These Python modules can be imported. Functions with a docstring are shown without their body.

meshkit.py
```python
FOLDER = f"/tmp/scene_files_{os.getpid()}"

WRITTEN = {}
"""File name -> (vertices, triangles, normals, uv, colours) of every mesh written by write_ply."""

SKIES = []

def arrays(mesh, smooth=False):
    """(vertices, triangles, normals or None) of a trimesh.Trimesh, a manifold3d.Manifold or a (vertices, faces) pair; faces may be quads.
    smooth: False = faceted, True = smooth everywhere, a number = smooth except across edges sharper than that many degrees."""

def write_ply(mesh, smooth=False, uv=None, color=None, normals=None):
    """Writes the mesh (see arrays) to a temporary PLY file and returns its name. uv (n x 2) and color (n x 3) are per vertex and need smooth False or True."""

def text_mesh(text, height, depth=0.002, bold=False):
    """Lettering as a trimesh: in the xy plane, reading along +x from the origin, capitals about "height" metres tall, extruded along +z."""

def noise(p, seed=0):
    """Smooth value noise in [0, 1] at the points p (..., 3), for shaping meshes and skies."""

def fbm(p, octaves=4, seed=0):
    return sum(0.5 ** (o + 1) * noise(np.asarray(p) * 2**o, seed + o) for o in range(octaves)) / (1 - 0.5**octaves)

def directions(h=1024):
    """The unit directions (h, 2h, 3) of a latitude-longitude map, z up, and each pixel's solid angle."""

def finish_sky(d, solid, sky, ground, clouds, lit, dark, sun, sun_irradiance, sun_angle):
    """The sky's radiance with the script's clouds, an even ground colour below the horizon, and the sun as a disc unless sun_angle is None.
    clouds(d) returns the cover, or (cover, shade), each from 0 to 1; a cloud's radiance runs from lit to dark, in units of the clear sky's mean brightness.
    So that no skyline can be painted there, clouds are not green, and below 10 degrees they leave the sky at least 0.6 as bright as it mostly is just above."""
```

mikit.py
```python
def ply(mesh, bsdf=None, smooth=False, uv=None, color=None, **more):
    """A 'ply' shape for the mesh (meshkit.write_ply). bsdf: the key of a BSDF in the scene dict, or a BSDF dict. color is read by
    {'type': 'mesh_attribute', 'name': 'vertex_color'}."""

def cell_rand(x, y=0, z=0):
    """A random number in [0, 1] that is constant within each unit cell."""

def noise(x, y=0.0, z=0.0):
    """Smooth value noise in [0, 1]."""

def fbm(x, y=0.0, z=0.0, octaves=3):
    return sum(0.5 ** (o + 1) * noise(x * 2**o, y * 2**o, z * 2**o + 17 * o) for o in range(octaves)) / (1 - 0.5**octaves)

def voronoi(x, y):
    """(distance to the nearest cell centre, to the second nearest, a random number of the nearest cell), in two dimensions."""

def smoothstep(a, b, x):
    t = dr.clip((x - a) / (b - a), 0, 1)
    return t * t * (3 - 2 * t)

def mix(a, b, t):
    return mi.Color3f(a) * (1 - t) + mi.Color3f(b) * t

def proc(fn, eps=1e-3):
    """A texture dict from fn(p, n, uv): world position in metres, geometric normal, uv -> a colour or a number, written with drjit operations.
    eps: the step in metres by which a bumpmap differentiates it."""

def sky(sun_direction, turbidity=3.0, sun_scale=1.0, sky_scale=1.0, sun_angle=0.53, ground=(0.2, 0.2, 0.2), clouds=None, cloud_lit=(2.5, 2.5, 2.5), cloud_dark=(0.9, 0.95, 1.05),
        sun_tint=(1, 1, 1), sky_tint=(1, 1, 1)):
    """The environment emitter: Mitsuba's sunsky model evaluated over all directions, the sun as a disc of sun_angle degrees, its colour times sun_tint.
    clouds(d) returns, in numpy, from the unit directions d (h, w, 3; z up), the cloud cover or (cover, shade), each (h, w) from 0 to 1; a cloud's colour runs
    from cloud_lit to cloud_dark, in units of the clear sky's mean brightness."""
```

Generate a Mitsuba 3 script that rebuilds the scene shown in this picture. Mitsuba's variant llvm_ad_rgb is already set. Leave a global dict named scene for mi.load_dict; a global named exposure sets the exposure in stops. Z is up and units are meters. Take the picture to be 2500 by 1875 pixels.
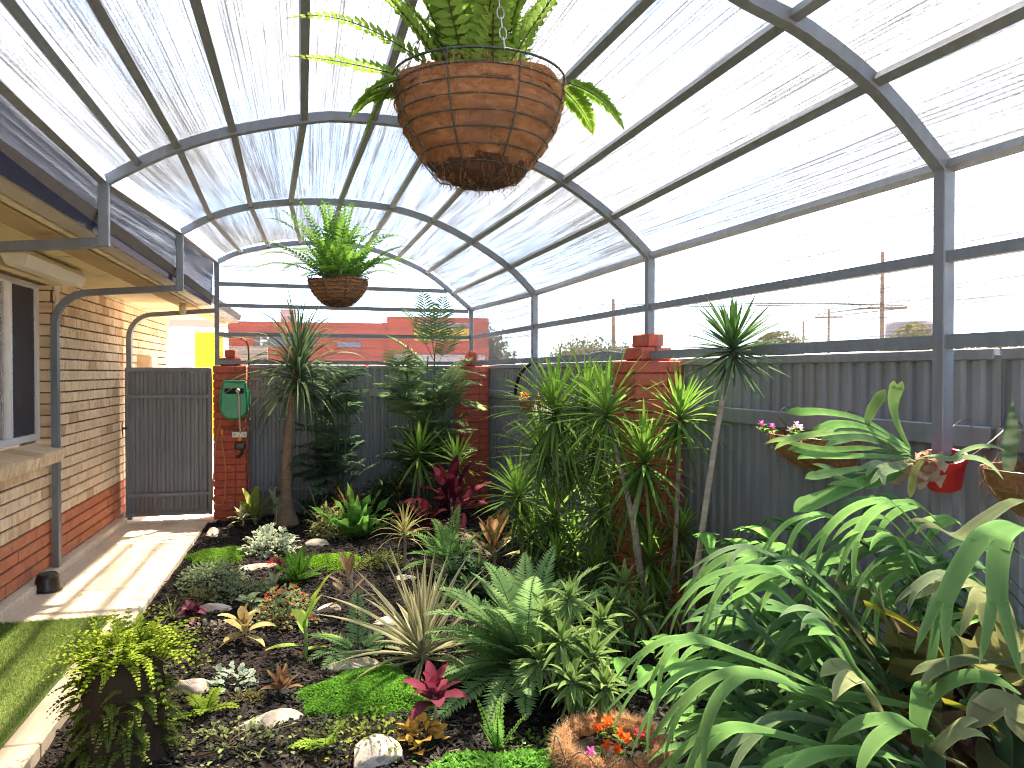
import math, numpy as np, trimesh, manifold3d, mitsuba as mi, drjit as dr, mikit, meshkit
from mikit import proc, noise, fbm, voronoi, cell_rand, smoothstep, mix
T = mi.ScalarTransform4f
rng = np.random.default_rng(7)
A = lambda *v: np.array(v, float)
scene, labels, used = {}, {}, {}

# ------------------------------------------------------------------ camera, sky, exposure
EYE = A(0, 0, 1.62)
PSI, PIT = math.radians(13.9), math.atan(27.5 / 1900)
FWD = A(math.sin(PSI) * math.cos(PIT), math.cos(PSI) * math.cos(PIT), -math.sin(PIT))
scene['camera'] = {'type': 'perspective', 'fov': 66.68, 'fov_axis': 'x', 'near_clip': 0.05, 'far_clip': 900.0,
                   'to_world': T().look_at(origin=EYE.tolist(), target=(EYE + FWD).tolist(), up=[0, 0, 1])}


SUN = (0.30, 0.35, 1.0)


def unit(v):
    v = np.asarray(v, float)
    return v / np.maximum(np.linalg.norm(v, axis=-1, keepdims=True), 1e-9)


def sky_clouds(d):     # thin high haze, brighter round the sun
    p = np.stack([d[..., 0] / (d[..., 2] + 0.25), d[..., 1] / (d[..., 2] + 0.25), d[..., 2] * 0], -1)
    n = meshkit.fbm(p * 1.6 + 3.0, 5, 3)
    return np.clip((n - 0.30) * 3.2, 0, 1) * 0.95, np.clip(0.05 + (np.arccos(np.clip(d @ unit(A(*SUN)), -1, 1)) - 0.30) / 1.0 + (meshkit.fbm(p * 2.6, 4, 9) - 0.5) * 0.5, 0, 1)


scene['sky'] = mikit.sky(SUN, turbidity=3, sun_angle=1.4, clouds=sky_clouds, cloud_lit=(2.2, 2.2, 2.2), cloud_dark=(0.60, 0.62, 0.66))
exposure = 4.95

# ------------------------------------------------------------------ helpers


def key(name, parent=None):
    k = f'{parent}__{name}' if parent else name
    n = used.get(k, 0)
    used[k] = n + 1
    return k if n == 0 else f'{k}_{n:03d}'


def tag(k, label=None, cat=None, group=None, kind=None):
    d = {a: b for a, b in (('label', label), ('category', cat), ('group', group), ('kind', kind)) if b}
    if d:
        labels.setdefault(k, {}).update(d)
    return k


def thing(name, label, cat, group=None, kind=None):
    return tag(key(name), label, cat, group, kind)


def put(name, mesh, mat, parent=None, label=None, cat=None, group=None, kind=None, smooth=False, color=None, uv=None):
    k = key(name, parent)
    scene[k] = mikit.ply(mesh, mat, smooth=smooth, color=color, uv=uv)
    return tag(k, label, cat, group, kind)


class MB:
    def __init__(s):
        s.v, s.f, s.c, s.n = [], [], [], 0

    def add(s, vf, c=None):
        v, f = np.asarray(vf[0], float).reshape(-1, 3), np.asarray(vf[1], int)
        if f.shape[1] == 4:
            f = np.vstack([f[:, [0, 1, 2]], f[:, [0, 2, 3]]])
        s.v.append(v); s.f.append(f + s.n); s.n += len(v)
        if len(vf) > 2 and c is None:
            c = vf[2]
        if c is not None:
            s.c.append(np.broadcast_to(np.asarray(c, float), (len(v), 3)) if np.ndim(c) == 1 else np.asarray(c).reshape(-1, 3))
        return s

    def build(s, name, mat, parent=None, smooth=False, **kw):
        return put(name, (np.vstack(s.v), np.vstack(s.f)), mat, parent, smooth=smooth, color=np.vstack(s.c) if s.c else None, **kw)


BOXF = np.array([[0, 1, 3, 2], [4, 6, 7, 5], [0, 4, 5, 1], [2, 3, 7, 6], [0, 2, 6, 4], [1, 5, 7, 3]])
BOXV = np.array([[x, y, z] for x in (-1, 1) for y in (-1, 1) for z in (-1, 1)], float) / 2


def box(c, s, R=None):
    v = BOXV * np.asarray(s, float)
    return (v @ (np.asarray(R).T if R is not None else np.eye(3)) + np.asarray(c, float), BOXF)


def _cb(s, h):
    s = np.asarray(s, float) / 2
    out = []
    for sg in np.array([[x, y, z] for x in (-1, 1) for y in (-1, 1) for z in (-1, 1)], float):
        for a in range(3):
            out.append(sg * np.where(np.arange(3) == a, s, s - h))
    return np.array(out)


_t = trimesh.convex.convex_hull(_cb((1, 1, 1), 0.2))
_o = _cb((1, 1, 1), 0.2)
_m = np.array([np.argmin(((_o - q) ** 2).sum(1)) for q in _t.vertices])
CBF = _m[_t.faces]


def cbox(c, s, h=0.004, R=None):
    v = _cb(s, h)
    return (v @ (np.asarray(R).T if R is not None else np.eye(3)) + np.asarray(c, float), CBF)


def rotz(a):
    return A([math.cos(a), -math.sin(a), 0], [math.sin(a), math.cos(a), 0], [0, 0, 1])


def euler(rx, ry, rz):
    cx, sx, cy, sy = math.cos(rx), math.sin(rx), math.cos(ry), math.sin(ry)
    return rotz(rz) @ A([cy, 0, sy], [0, 1, 0], [-sy, 0, cy]) @ A([1, 0, 0], [0, cx, -sx], [0, sx, cx])


def bez(pts, n):
    """Catmull-Rom through pts, n samples."""
    p = np.asarray(pts, float)
    q = np.vstack([2 * p[0] - p[1], p, 2 * p[-1] - p[-2]])
    t = np.linspace(0, len(p) - 1, n)
    i = np.minimum(t.astype(int), len(p) - 2)
    u = (t - i)[:, None]
    a, b, c, d = q[i], q[i + 1], q[i + 2], q[i + 3]
    return 0.5 * (2 * b + (c - a) * u + (2 * a - 5 * b + 4 * c - d) * u**2 + (3 * b - a - 3 * c + d) * u**3)


def tube(path, rad, k=6, caps=True):
    p = np.asarray(path, float)
    t = unit(np.gradient(p, axis=0))
    a = np.cross(t[0], A(0, 0, 1) if abs(t[0][2]) < 0.9 else A(1, 0, 0))
    fr = []
    for i in range(len(p)):
        a = unit(a - t[i] * (a @ t[i]))
        fr.append(a)
    a = np.array(fr)
    b = np.cross(t, a)
    th = np.arange(k) * 2 * np.pi / k
    r = np.broadcast_to(rad, (len(p),))
    v = p[:, None] + r[:, None, None] * (np.cos(th)[None, :, None] * a[:, None] + np.sin(th)[None, :, None] * b[:, None])
    i, j = np.meshgrid(np.arange(len(p) - 1), np.arange(k), indexing='ij')
    q = np.stack([i * k + j, i * k + (j + 1) % k, (i + 1) * k + (j + 1) % k, (i + 1) * k + j], -1).reshape(-1, 4)
    f = np.vstack([q[:, [0, 1, 2]], q[:, [0, 2, 3]]])
    v = v.reshape(-1, 3)
    if caps:
        n = len(v)
        v = np.vstack([v, p[:1], p[-1:]])
        j = np.arange(k)
        f = np.vstack([f, np.stack([j * 0 + n, (j + 1) % k, j], 1), np.stack([j * 0 + n + 1, n - k + j, n - k + (j + 1) % k], 1)])
    return v, f


def bar(path, w, h, bn):
    """Rectangular section swept along a path: w in the bend plane, h along bn (the normal of that plane)."""
    p, bn = np.asarray(path, float), unit(bn)
    t = unit(np.gradient(p, axis=0))
    if len(p) > 2:
        s = unit(np.diff(p, axis=0))
        t[1:-1] = unit(s[:-1] + s[1:]); t[0] = s[0]; t[-1] = s[-1]
    nn = unit(np.cross(bn, t))
    k = np.ones(len(p))
    if len(p) > 2:
        k[1:-1] = 1 / np.maximum((t[1:-1] * s[1:]).sum(1), 0.5)
    v = np.stack([p + nn * (a * w / 2 * k)[:, None] + bn * b * h / 2 for a, b in ((-1, -1), (1, -1), (1, 1), (-1, 1))], 1)
    n = len(p)
    i, j = np.meshgrid(np.arange(n - 1), np.arange(4), indexing='ij')
    q = np.stack([i * 4 + j, i * 4 + (j + 1) % 4, (i + 1) * 4 + (j + 1) % 4, (i + 1) * 4 + j], -1).reshape(-1, 4)
    q = np.vstack([q, [[3, 2, 1, 0]], [[4 * n - 4, 4 * n - 3, 4 * n - 2, 4 * n - 1]]])
    return v.reshape(-1, 3), q


def lathe(prof, c=(0, 0, 0), k=24, wob=0.0, R=None):
    """Profile (r, z) pairs turned about z."""
    p = np.asarray(prof, float)
    th = np.arange(k) * 2 * np.pi / k
    r = p[:, 0][:, None] * (1 + wob * np.sin(3 * th + p[:, 1][:, None] * 20)[:, :])
    v = np.stack([r * np.cos(th), r * np.sin(th), np.broadcast_to(p[:, 1][:, None], r.shape)], -1).reshape(-1, 3)
    i, j = np.meshgrid(np.arange(len(p) - 1), np.arange(k), indexing='ij')
    q = np.stack([i * k + j, i * k + (j + 1) % k, (i + 1) * k + (j + 1) % k, (i + 1) * k + j], -1).reshape(-1, 4)
    if R is not None:
        v = v @ np.asarray(R).T
    return v + np.asarray(c, float), q


def grid(P, closed=False):
    """Quads over an (a, b, 3) array of points."""
    a, b = P.shape[:2]
    i, j = np.meshgrid(np.arange(a - 1), np.arange(b - 1), indexing='ij')
    q = np.stack([i * b + j, i * b + j + 1, (i + 1) * b + j + 1, (i + 1) * b + j], -1).reshape(-1, 4)
    return P.reshape(-1, 3), q


# ------------------------------------------------------------------ materials
def pr(c, rough=0.6, spec=0.4, two=True, **kw):
    d = {'type': 'principled', 'base_color': c if isinstance(c, dict) else {'type': 'rgb', 'value': list(c)}, 'roughness': rough, 'specular': spec, **kw}
    return {'type': 'twosided', 'b': d} if two else d


VC = {'type': 'mesh_attribute', 'name': 'vertex_color'}


def mat(name, d):
    scene['mat_' + name] = d
    return 'mat_' + name


def c_brick(p, n, uv):
    row = dr.floor((p.z - 0.07) / 0.0925)
    col = dr.floor(p.y / 0.24 + 0.5 * (row - 2 * dr.floor(row / 2)))
    r = cell_rand(col, row, 5)
    c = mix((0.64, 0.475, 0.30), (0.78, 0.61, 0.41), r)
    c = mix(c, (0.42, 0.25, 0.13), smoothstep(0.86, 0.95, r) * 0.7)
    g = 0.55 * fbm(p.y * 26, p.z * 5 + 7 * r, 3.3) + 0.45 * noise(p.y * 70, p.z * 9, 4.1)
    c = c * (0.72 + 0.5 * g)
    sp = smoothstep(0.68, 0.8, noise(p.y * 55, p.z * 25, 2))
    return mix(c, (0.32, 0.2, 0.1), sp * 0.35)


def c_redpaint(p, n, uv):
    g = fbm(p.x * 7 + p.y * 6, p.y * 3 + 4, p.z * 9)
    w = smoothstep(0.62, 0.8, fbm(p.x * 30, p.y * 30, p.z * 12))
    return mix(mix((0.33, 0.065, 0.042), (0.43, 0.105, 0.062), g), (0.45, 0.2, 0.14), w * 0.5)


def c_terra(p, n, uv):
    g = fbm(p.x * 7, p.y * 5, p.z * 9)
    w = smoothstep(0.55, 0.8, fbm(p.y * 12, p.z * 22, 3.0))
    return mix(mix((0.38, 0.125, 0.065), (0.50, 0.19, 0.10), g), (0.46, 0.27, 0.18), w * 0.4)


def c_path(p, n, uv):
    g = fbm(p.x * 2.2, p.y * 2.2, 0.5, 4)
    f = noise(p.x * 130, p.y * 130)
    st = smoothstep(0.55, 0.75, fbm(p.x * 5 + 9, p.y * 1.5, 2))
    c = mix((0.56, 0.46, 0.345), (0.67, 0.57, 0.435), g) * (0.88 + 0.2 * f)
    return mix(c, (0.36, 0.28, 0.2), st * 0.5)


def c_soil(p, n, uv):
    return mix((0.012, 0.009, 0.007), (0.04, 0.03, 0.024), fbm(p.x * 30, p.y * 30, p.z * 30))


def c_metal(p, n, uv):
    g = fbm(p.x * 3, p.y * 3, p.z * 1.3)
    d = noise(p.x * 40, p.y * 40, p.z * 6)
    c = mix((0.135, 0.155, 0.178), (0.185, 0.205, 0.225), g) * (0.9 + 0.2 * d)
    dust = smoothstep(0.45, 0.0, p.z) * smoothstep(0.3, 0.7, fbm(p.x * 6, p.y * 6, p.z * 5))
    run = smoothstep(0.7, 0.85, noise(p.x * 22, p.y * 22, p.z * 0.7)) * 0.25
    return mix(c, (0.14, 0.115, 0.09), dust * 0.6 + run)


def c_soffit(p, n, uv):
    g = fbm(p.x * 2, p.y * 0.8, 1.0)
    return mix((0.60, 0.49, 0.28), (0.72, 0.62, 0.42), g)


def c_bark(p, n, uv):
    g = fbm(p.x * 18, p.y * 18, p.z * 60)
    return mix((0.13, 0.085, 0.055), (0.30, 0.22, 0.15), g)


def c_cane(p, n, uv):
    g = noise(p.x * 9, p.y * 9, p.z * 70)
    return mix((0.22, 0.18, 0.13), (0.42, 0.37, 0.30), g * 0.6 + 0.4 * noise(p.x * 30, p.y * 30, p.z * 20))


def c_coir(p, n, uv):
    g = fbm(p.x * 60, p.y * 60, p.z * 90)
    d = smoothstep(0.45, 0.75, fbm(p.x * 7, p.y * 7, p.z * 7))
    return mix(mix((0.13, 0.058, 0.028), (0.36, 0.18, 0.085), g), (0.15, 0.085, 0.06), d * 0.7)


def c_rock(p, n, uv):
    g = fbm(p.x * 14, p.y * 14, p.z * 14, 4)
    cr = smoothstep(0.6, 0.72, noise(p.x * 25, p.y * 25, p.z * 40))
    return mix(mix((0.36, 0.30, 0.23), (0.66, 0.60, 0.52), g), (0.28, 0.2, 0.13), cr * 0.55)


def c_redwall(p, n, uv):
    row = dr.floor(p.z / 0.19)
    j = smoothstep(0.0, 0.08, p.z / 0.19 - row)
    g = fbm(p.x * 0.9, p.z * 2.2, 1.0)
    return mix((0.32, 0.05, 0.03), (0.48, 0.09, 0.055), g) * (0.72 + 0.28 * j)


def weave(p, n, uv, mean, dark):
    """Opacity of woven shade cloth: tight rows across u, uneven threads and thin stretched places along v."""
    u, v = uv.x, uv.y
    w = u + 0.012 * (fbm(u * 1.1, v * 0.7, 3) - 0.5)
    k = dr.floor(w * 66)
    fr = w * 66 - k
    r = cell_rand(k, dr.floor(v * 0.8 + 9 * cell_rand(k, 3)), 7)
    row = (1 - smoothstep(0.10, 0.32, dr.abs(fr - 0.5))) * smoothstep(0.1, 0.8, r * 0.65 + 0.35 * noise(k * 3.7, v * 6, 1))
    b = noise(w * 200, v * 2.5, 5)
    c = noise(w * 420, v * 120, 8)
    mid = noise(w * 30, v * 0.35, 4)
    big = fbm(w * 2.5, v * 0.5, 2)
    gap = smoothstep(0.68, 0.9, 0.6 * noise(w * 70, v * 0.7, 11) + 0.4 * c)
    return dr.clip(mean + 0.14 * (big - 0.5) + 0.24 * (mid - 0.5) + dark * row + 0.3 * (b - 0.5) + 0.22 * (c - 0.5) - 0.35 * gap, 0.05, 0.97)


def cloth_op(p, n, uv):
    return weave(p, n, uv, 0.63, 0.24)


def cloth_op2(p, n, uv):
    return weave(p, n, uv, 0.36, 0.30)


def cloth_op3(p, n, uv):
    return weave(p, n, uv, 0.96, 0.04)


def cloth_op4(p, n, uv):
    return weave(p, n, uv, 0.76, 0.16)


def cloth_op5(p, n, uv):
    return weave(p, n, uv, 0.50, 0.30)


def cloth(fn, c):
    return {'type': 'mask', 'opacity': proc(fn), 'b': {'type': 'principledthin', 'base_color': {'type': 'rgb', 'value': c}, 'roughness': 0.8, 'diff_trans': 0.22, 'spec_trans': 0.0}}


M_FRAME = mat('frame', pr(proc(c_metal), 0.45, 0.4))
M_FENCE = mat('fence', pr(proc(c_metal), 0.5, 0.4))
M_BRICK = mat('brick', pr(proc(c_brick), 0.9, 0.15))
M_RED = mat('red_paint', pr(proc(c_redpaint), 0.75, 0.25))
M_TERRA = mat('terracotta_paint', pr(proc(c_terra), 0.8, 0.2))
M_MORTAR = mat('mortar', pr((0.13, 0.085, 0.05), 0.95, 0.1))
M_RMORTAR = mat('red_mortar', pr((0.24, 0.07, 0.05), 0.95, 0.1))
M_PATH = mat('path', pr(proc(c_path), 0.9, 0.15))
M_SOIL = mat('soil', pr(proc(c_soil), 0.95, 0.1))
M_SOFFIT = mat('soffit', pr(proc(c_soffit), 0.8, 0.2))
M_CREAM = mat('cream', pr((0.62, 0.52, 0.34), 0.7, 0.3))
M_WHITE = mat('white_metal', pr((0.72, 0.70, 0.68), 0.4, 0.5))
M_SCREEN = mat('fly_screen', pr((0.055, 0.05, 0.055), 0.7, 0.3))
M_DARK = mat('dark', pr((0.02, 0.018, 0.018), 0.8, 0.2))
M_CURT = mat('curtain', pr((0.30, 0.27, 0.24), 0.9, 0.1))
M_GLASS = mat('glass', {'type': 'thindielectric'})
M_CLOTH = mat('shade_cloth', cloth(cloth_op, [0.15, 0.158, 0.17]))
M_CLOTH5 = mat('end_shade_cloth', cloth(cloth_op5, [0.14, 0.142, 0.148]))
M_CLOTH4 = mat('grazing_shade_cloth', cloth(cloth_op4, [0.155, 0.158, 0.165]))  # same cloth, opacity raised to imitate its grey at a grazing view
M_CLOTH2 = mat('wall_shade_cloth', cloth(cloth_op2, [0.13, 0.13, 0.13]))
M_CLOTH3 = mat('dense_shade_cloth', cloth(cloth_op3, [0.055, 0.055, 0.08]))
M_WIRE = mat('wire', pr((0.025, 0.04, 0.038), 0.45, 0.5))
M_CHAIN = mat('chain', pr((0.55, 0.55, 0.54), 0.35, 0.5, metallic=0.8))
M_COIR = mat('coir', pr(proc(c_coir), 0.95, 0.1))
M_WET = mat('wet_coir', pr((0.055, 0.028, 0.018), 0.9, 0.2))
M_ROCK = mat('rock', pr(proc(c_rock), 0.9, 0.2))
M_BARK = mat('bark', pr(proc(c_bark), 0.9, 0.15))
M_CANE = mat('cane', pr(proc(c_cane), 0.85, 0.2))
M_VC = mat('coloured', pr(VC, 0.7, 0.3))
M_CHIP = mat('mulch', pr(VC, 0.75, 0.3))
M_LEAF = mat('leaf', {'type': 'principledthin', 'base_color': VC, 'roughness': 0.42, 'diff_trans': 1.0, 'spec_trans': 0.0, 'eta': 1.4})
M_GLOSS = mat('gloss_leaf', {'type': 'principledthin', 'base_color': VC, 'roughness': 0.3, 'diff_trans': 0.5, 'spec_trans': 0.0, 'eta': 1.5})
M_PLAST = mat('plastic', pr(VC, 0.35, 0.5, clearcoat=0.3, clearcoat_gloss=0.8))
M_REDW = mat('red_wall', pr(proc(c_redwall), 0.9, 0.1))
M_GROUND = mat('ground', pr((0.22, 0.20, 0.18), 0.95, 0.1))

# ------------------------------------------------------------------ ground, path, bed, lawn
FX = lambda y: 2.59 - 0.065 * y            # inner face of the right fence
FD, FN = unit(A(-0.065, 1, 0)), unit(A(1, 0.065, 0))
BY = lambda x: 9.36 + 0.065 * x            # inner face of the back fence
g = np.linspace(-1, 1, 41)
g = np.sign(g) * np.abs(g) ** 3 * 420
gx, gy = np.meshgrid(g, g)
put('ground', grid(np.stack([gx, gy, gx * 0 - 0.135], -1).transpose(1, 0, 2)), M_GROUND, kind='structure')


def bed_z(x, y):
    p = np.stack([np.asarray(x, float), np.asarray(y, float), np.zeros(np.shape(x))], -1)
    return -0.065 + 0.05 * meshkit.fbm(p * 1.3, 3, 4) - 0.01 + 0.02 * meshkit.noise(p * 7, 8) + 0.04 * np.clip((np.asarray(y) - 8.2) / 0.8, 0, 1)


bx, by = np.meshgrid(np.linspace(-1.19, 2.9, 90), np.linspace(-2.5, 9.6, 240), indexing='ij')
put('garden_bed', grid(np.stack([bx, by, bed_z(bx, by) - 0.012], -1)), M_SOIL, kind='structure', smooth=True)

k_path = tag(key('concrete_path'), kind='structure')
ys = [-3.0, 0.0, 1.25, 2.5, 3.78, 5.05, 6.36, 7.66, 9.02]
for a, b in zip(ys[:-1], ys[1:]):
    put('slab', cbox((-1.64, (a + b) / 2, -0.055), (0.90, b - a - 0.008, 0.11), 0.006), M_PATH, k_path)
put('slab', cbox((-1.6, 12.6, -0.055), (1.0, 7.14, 0.11), 0.006), M_PATH, k_path)
put('footing', cbox((-2.08, 3.05, 0.0), (0.13, 12.1, 0.13), 0.012), M_PATH, k_path)

k_lawn = key('artificial_lawn')
put('artificial_lawn', cbox((-1.685, 2.3, 0.006), (0.70, 6.6, 0.012), 0.003), mat('turf_base', pr((0.14, 0.18, 0.05), 0.95, 0.1)), kind='structure')
n = 52000
P = np.stack([rng.uniform(-2.03, -1.335, n), 5.6 - rng.uniform(0, 1, n) ** 1.25 * 2.9, np.full(n, 0.01)], -1)
az, h = rng.uniform(0, 6.28, n), rng.uniform(0.012, 0.026, n)
lean = np.stack([np.cos(az), np.sin(az), 0 * az], -1) * (h * rng.uniform(0.2, 0.8, n))[:, None]
sd = np.stack([-np.sin(az), np.cos(az), 0 * az], -1) * 0.0013
V = np.stack([P - sd, P + sd, P + lean + np.stack([0 * h, 0 * h, h], -1)], 1)
C = np.repeat(np.stack([A(0.19, 0.30, 0.07), A(0.29, 0.36, 0.11), A(0.13, 0.24, 0.05)])[rng.integers(0, 3, n)], 3, 0)
put('grass', (V.reshape(-1, 3), np.arange(3 * n).reshape(-1, 3)), M_LEAF, color=C, kind='stuff', label='short green artificial turf pile beside the path')

# ------------------------------------------------------------------ brick house on the left
k_h = thing('brick_house', 'cream brick house wall with red painted base and cream eave along the path', 'house')
WX, WIN0, WIN1, SILL, HEAD, ROW = -2.1, 4.3, 7.07, 1.06, 2.33, 0.0925
wall = MB()
for y0, y1, z0, z1 in ((-3, WIN0, 0, 2.62), (WIN1, 11.9, 0, 2.62), (WIN0, WIN1, 0, 0.93), (WIN0, WIN1, HEAD, 2.62)):
    wall.add(box((WX - 0.135, (y0 + y1) / 2, (z0 + z1) / 2), (0.25, y1 - y0, z1 - z0)))
wall.build('wall', M_MORTAR, k_h)
bricks = []
for r in range(25):
    z = 0.07 + ROW * (r + 0.5)
    for c in range(-12, 51):
        y0, y1 = (c + 0.5 * (r % 2)) * 0.24, (c + 1 + 0.5 * (r % 2)) * 0.24
        if z + 0.03 > 0.93 and z - 0.03 < HEAD and y1 > WIN0 and y0 < WIN1:
            if y0 < WIN0 < y1 - 0.06: y1 = WIN0
            elif y0 + 0.06 < WIN1 < y1: y0 = WIN1
            else: continue
        if z > 2.39: continue
        bricks.append((y0 + 0.005, min(y1, 11.9) - 0.005, z, r))
k_far = MB()
near = sorted(range(len(bricks)), key=lambda i: (not 5.55 < bricks[i][1] < 9.6, -1 / max(bricks[i][0], 0.1)))[:300]
near = set(near)
far_red = MB()
for i, (y0, y1, z, r) in enumerate(bricks):
    b = cbox((WX - 0.045 + rng.uniform(-0.0015, 0.0025), (y0 + y1) / 2, z + rng.uniform(-0.001, 0.001)), (0.1, y1 - y0, ROW - 0.014), 0.003, rotz(rng.uniform(-0.006, 0.006)))
    if i in near:
        put('brick', b, M_TERRA if r < 4 else M_BRICK, k_h)
    else:
        (far_red if r < 4 else k_far).add(b)
k_far.build('brickwork', M_BRICK, k_h, kind='stuff')
far_red.build('painted_brickwork', M_TERRA, k_h, kind='stuff')
for r in range(9, 25):      # far reveal of the window
    z = 0.07 + ROW * (r + 0.5)
    if 1.04 < z < 2.34:
        put('reveal_brick', cbox((WX - 0.078, WIN1 + 0.047, z), (0.10 if r % 2 else 0.13, 0.1, ROW - 0.011), 0.003), M_BRICK, k_h)
for c in range(16):         # rowlock sill
    y = 6.93 - c * 0.083
    R = euler(0, 0.20, 0)
    put('sill_brick', cbox((-2.115, y, 0.985), (0.235, 0.073, 0.105), 0.004, R), M_BRICK, k_h)
sb = MB()
for c in range(16, 32):
    sb.add(cbox((-2.115, 6.93 - c * 0.083, 0.985), (0.235, 0.073, 0.105), 0.004, euler(0, 0.20, 0)))
sb.build('sill_brickwork', M_BRICK, k_h, kind='stuff')
k_w = put('window', box((-2.275, 5.7, 1.70), (0.012, 2.70, 1.26)), M_DARK, k_h)
fr = MB()
for y in (4.36, 7.035):
    fr.add(cbox((-2.235, y, 1.71), (0.06, 0.055, 1.26), 0.004))
for z in (1.105, 2.315):
    fr.add(cbox((-2.234, 5.7, z), (0.062, 2.62, 0.05), 0.004))
fr.build('frame', M_WHITE, k_w)
for y in (6.47, 5.5):
    put('mullion', cbox((-2.232, y, 1.71), (0.05, 0.05, 1.16), 0.004), M_WHITE, k_w)
put('fly_screen', box((-2.232, 6.75, 1.71), (0.006, 0.53, 1.17)), M_SCREEN, k_w)
put('pane', box((-2.24, 5.98, 1.71), (0.003, 0.95, 1.17)), M_GLASS, k_w)
put('pane', box((-2.24, 4.93, 1.71), (0.003, 1.1, 1.17)), M_GLASS, k_w)
cu = np.linspace(5.6, 6.42, 40)
put('curtain', grid(np.stack([np.stack([-2.262 + 0.006 * np.sin(cu * 70), cu, cu * 0 + z], -1) for z in (1.12, 2.3)])), M_CURT, k_w, smooth=True)
put('window_head', cbox((-2.09, 5.68, 2.365), (0.10, 2.86, 0.07), 0.004), M_CREAM, k_h)
put('trim_strip', cbox((-2.085, 7.10, 1.70), (0.03, 0.022, 1.30), 0.003), M_WHITE, k_h)
put('soffit', box((-1.80, 4.2, 2.41), (0.72, 16.0, 0.02)), M_SOFFIT, k_h)
for y in (1.4, 3.6, 5.8, 8.0, 10.2):
    put('soffit_joint', box((-1.80, y, 2.397), (0.70, 0.03, 0.006)), M_CREAM, k_h)
put('soffit_joint', cbox((-2.08, 4.2, 2.39), (0.035, 15.8, 0.022), 0.003), M_CREAM, k_h)
put('eave_beam', cbox((-1.415, 4.2, 2.385), (0.17, 16.0, 0.075), 0.004), mat('beam', pr((0.40, 0.29, 0.16), 0.8, 0.2)), k_h)
put('fascia', cbox((-1.30, 4.2, 2.43), (0.03, 16.0, 0.16), 0.004), M_CREAM, k_h)
gp = A((-1.285, 2.50), (-1.285, 2.375), (-1.27, 2.362), (-1.175, 2.362), (-1.16, 2.375), (-1.16, 2.43), (-1.172, 2.43), (-1.172, 2.38), (-1.27, 2.376), (-1.275, 2.50))
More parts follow.
